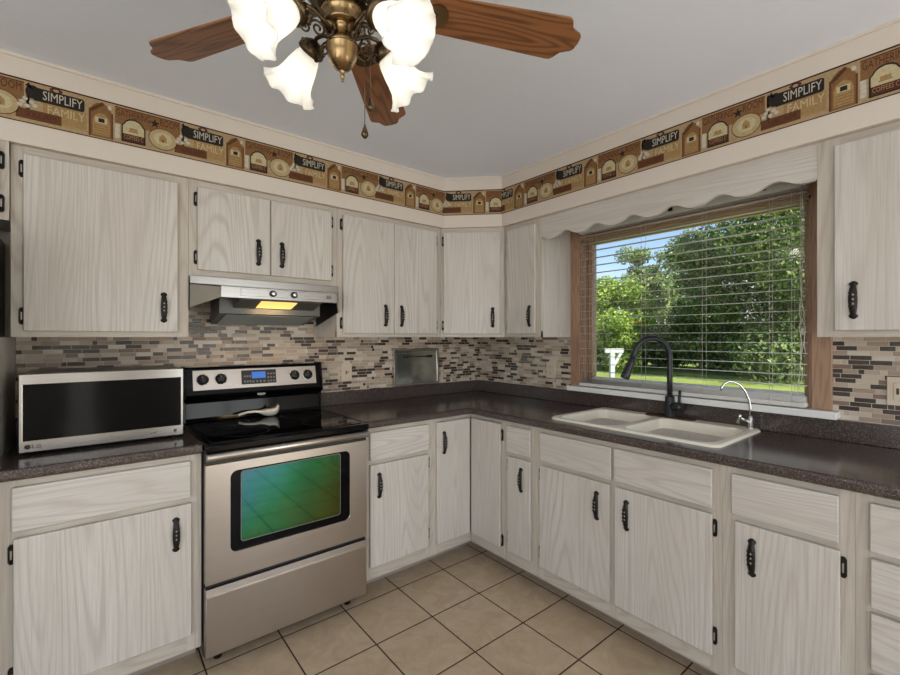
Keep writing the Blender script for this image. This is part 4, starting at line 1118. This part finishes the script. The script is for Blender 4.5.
def tree(label, px, depth, H, R, leafm, n, size, zc=None, trunk=.16, airy=False, cname='tree', group=None, flat=1.0, nclump=16, low=0.25):
    x, y, _ = at(px, depth, 0)
    r = thing(cname, label, 'tree' if cname == 'tree' else 'shrub', (x, y, GZ), 0, group)
    cl = []
    for i in range(nclump):
        t = random.random(); hz = low * H + (1 - low) * H * t
        rad = R * math.sqrt(max(.05, 1 - ((t - .42) / .62) ** 2))
        a = random.uniform(0, 2 * PI); q = rad * random.uniform(.12, .95)
        cl.append((q * math.cos(a), q * math.sin(a) * flat, hz, R * (random.uniform(.2, .32) if airy else random.uniform(.32, .5))))
    b = B()
    if cname == 'tree':
        pts = [(0, 0, -.1), (.05, .03, H * .25), (-.04, .05, H * .5), (.08, 0, H * .8)]
        b.tube(pts, trunk, M['bark'], 10, [trunk, trunk * .85, trunk * .6, trunk * .15])
        for c in cl:
            z0 = max(.2 * H, min(c[2] * .6, H * .7)); b.tube([(0, 0, z0), (c[0] * .5, c[1] * .5, (z0 + c[2]) / 2 + .1), (c[0], c[1], c[2])], .05, M['bark'], 6, [trunk * .32, trunk * .2, trunk * .08])
    else:
        for c in cl: b.tube([(c[0] * .3, c[1] * .3, -.05), (c[0] * .7, c[1] * .7, c[2] * .6), (c[0], c[1], c[2])], .02, M['bark'], 5)
    b.build('trunk' if cname == 'tree' else 'stem', r)
    c = B(); leaves(c, cl, n, size, M[leafm]); c.build('crown' if cname == 'tree' else 'foliage', r)
    return r
tree('big dense green tree filling the right of the window', 784, 18, 10.2, 3.5, 'leafA', 90000, .078, nclump=90, low=.08)
tree('tall dense green tree in the middle of the window', 702, 22.5, 7.2, 1.9, 'leafD', 22000, .085, nclump=34, low=.12)
tree('tall airy tree with bare branches showing against the sky', 645, 27, 7.0, 2.5, 'leafC', 9000, .085, airy=True, nclump=24, low=.42)
tree('low yellow-green tree at the left of the window', 606, 22.5, 4.3, 2.0, 'leafB', 20000, .085, nclump=24, low=.1)
tree('leafy green tree behind the middle of the window', 664, 31, 5.6, 3.4, 'leafD', 14000, .13, nclump=26, low=.06)
for i, (px, dp, h, rr_, m_) in enumerate(((604, 27, 2.3, 2.0, 'leafA'), (640, 25, 2.1, 1.9, 'leafD'), (676, 24.5, 2.2, 1.9, 'leafA'), (722, 21.5, 2.1, 1.5, 'leafD'), (752, 21.5, 2.4, 1.7, 'leafA'), (806, 21.5, 2.4, 1.8, 'leafA'))):
    tree(['leftmost low shrub under the yellow-green tree', 'low shrub behind the faucet spout', 'low green shrub left of the middle tree trunk', 'low green shrub right of the middle tree trunk', 'low green shrub under the big right tree', 'rightmost low shrub at the window edge'][i],
         px, dp, h, rr_, m_, 4200, .11, cname='shrub', group='shrubs along the far edge of the lawn', nclump=14, low=.12)
x, y, _ = at(612, 12, 0)
r = thing('mailbox_post', 'white wooden post with crossbar and brace standing on the lawn', 'post', (x, y, GZ), math.radians(-39))
B().box(-.06, .06, -.06, .06, 0, 1.36, M['postwhite'], .005).build('upright', r)
B().box(-.20, .30, -.05, .05, 1.26, 1.38, M['postwhite'], .005).build('crossbar', r)
B().hexa([(.02, -.04, .95), (.07, -.04, .88), (.07, .04, .88), (.02, .04, .95), (.20, -.04, 1.27), (.28, -.04, 1.27), (.28, .04, 1.27), (.20, .04, 1.27)], M['postwhite']).build('brace', r)

# ------------------------------------------------------------------ lights and sky
def area(name, loc, target, sx, sy, watts, col):
    l = bpy.data.lights.new(name, 'AREA'); l.shape = 'RECTANGLE'; l.size = sx; l.size_y = sy; l.energy = watts; l.color = col
    o = bpy.data.objects.new(name, l); COL.objects.link(o); o.location = loc
    o.rotation_euler = (Vector(target) - Vector(loc)).to_track_quat('-Z', 'Y').to_euler(); return o
for nm, (a, b, c, d) in zip(('rear_left_fill', 'door_daylight', 'rear_right_fill'), OPEN):  # unseen lamps added for fill; the door one gives the microwave its reflections
    area(nm, ((a + b) / 2, YF - .20, (c + d) / 2), ((a + b) / 2, 0, (c + d) / 2 + (3.2 if nm == 'rear_right_fill' else 1.2)), b - a, d - c, {'rear_left_fill': 8.2, 'door_daylight': 5.5, 'rear_right_fill': 17.0}[nm] * (b - a) * (d - c), (.985, .99, 1.0))
area('side_fill', (XL - .20, (LY0 + LY1) / 2, (LZ0 + LZ1) / 2), (0, (LY0 + LY1) / 2, (LZ0 + LZ1) / 2 + 2.2), LY1 - LY0, LZ1 - LZ0, 11.6 * (LY1 - LY0) * (LZ1 - LZ0), (.96, .98, 1.0))  # added fill lamp behind the unseen side opening, aimed up toward the ceiling
for i, p in enumerate(LAMPS):
    l = bpy.data.lights.new('fan_lamp', 'POINT'); l.energy = .15; l.color = (1.0, .93, .82); l.shadow_soft_size = .03
    o = bpy.data.objects.new('fan_lamp', l); COL.objects.link(o); o.location = MW @ p
l = bpy.data.lights.new('hood_lamp', 'AREA'); l.shape = 'RECTANGLE'; l.size = .15; l.size_y = .07; l.energy = .7; l.color = (1, .68, .38)
o = bpy.data.objects.new('hood_lamp', l); COL.objects.link(o); o.location = (-1.712, -.366, 1.515); o.rotation_euler = (math.radians(15), 0, 0)

sun = bpy.data.lights.new('sun', 'SUN'); sun.energy = 10.5; sun.angle = .01; sun.color = (1, .95, .86)
so = bpy.data.objects.new('sun', sun); COL.objects.link(so)
so.rotation_euler = Vector((.12, .62, -.80)).to_track_quat('-Z', 'Y').to_euler()

wd = bpy.data.worlds.new('sky'); SC.world = wd; wd.use_nodes = True; t = wd.node_tree; t.nodes.clear()
out = t.nodes.new('ShaderNodeOutputWorld'); bg = t.nodes.new('ShaderNodeBackground')
sky = t.nodes.new('ShaderNodeTexSky'); sky.sky_type = 'NISHITA'; sky.sun_disc = False
sky.sun_elevation = math.radians(52); sky.sun_rotation = math.radians(190); sky.air_density = 1.0; sky.dust_density = .6; sky.ozone_density = 2.0
tc = t.nodes.new('ShaderNodeTexCoord'); mp = t.nodes.new('ShaderNodeMapping'); mp.inputs['Scale'].default_value = (1, 1, 2.6)
nz = t.nodes.new('ShaderNodeTexNoise'); nz.inputs['Scale'].default_value = 3.6; nz.inputs['Detail'].default_value = 6
rp = t.nodes.new('ShaderNodeValToRGB'); rp.color_ramp.elements[0].position = .50; rp.color_ramp.elements[1].position = .74
mx = t.nodes.new('ShaderNodeMix'); mx.data_type = 'RGBA'
t.links.new(tc.outputs['Generated'], mp.inputs[0]); t.links.new(mp.outputs[0], nz.inputs[0]); t.links.new(nz.outputs[0], rp.inputs[0])
sc_ = t.nodes.new('ShaderNodeMix'); sc_.data_type = 'RGBA'; sc_.blend_type = 'MULTIPLY'; sc_.inputs[0].default_value = 1
sc_.inputs[7].default_value = (.21, .21, .21, 1)
t.links.new(sky.outputs[0], sc_.inputs[6])
t.links.new(rp.outputs[0], mx.inputs[0]); t.links.new(sc_.outputs[2], mx.inputs[6]); mx.inputs[7].default_value = (.95, .97, 1.0, 1)
t.links.new(mx.outputs[2], bg.inputs[0]); bg.inputs[1].default_value = 1.0; t.links.new(bg.outputs[0], out.inputs[0])

vs = SC.view_settings; vs.view_transform = 'Standard'; vs.look = 'None'; vs.exposure = 0.0; vs.gamma = 1.0; vs.use_curve_mapping = False
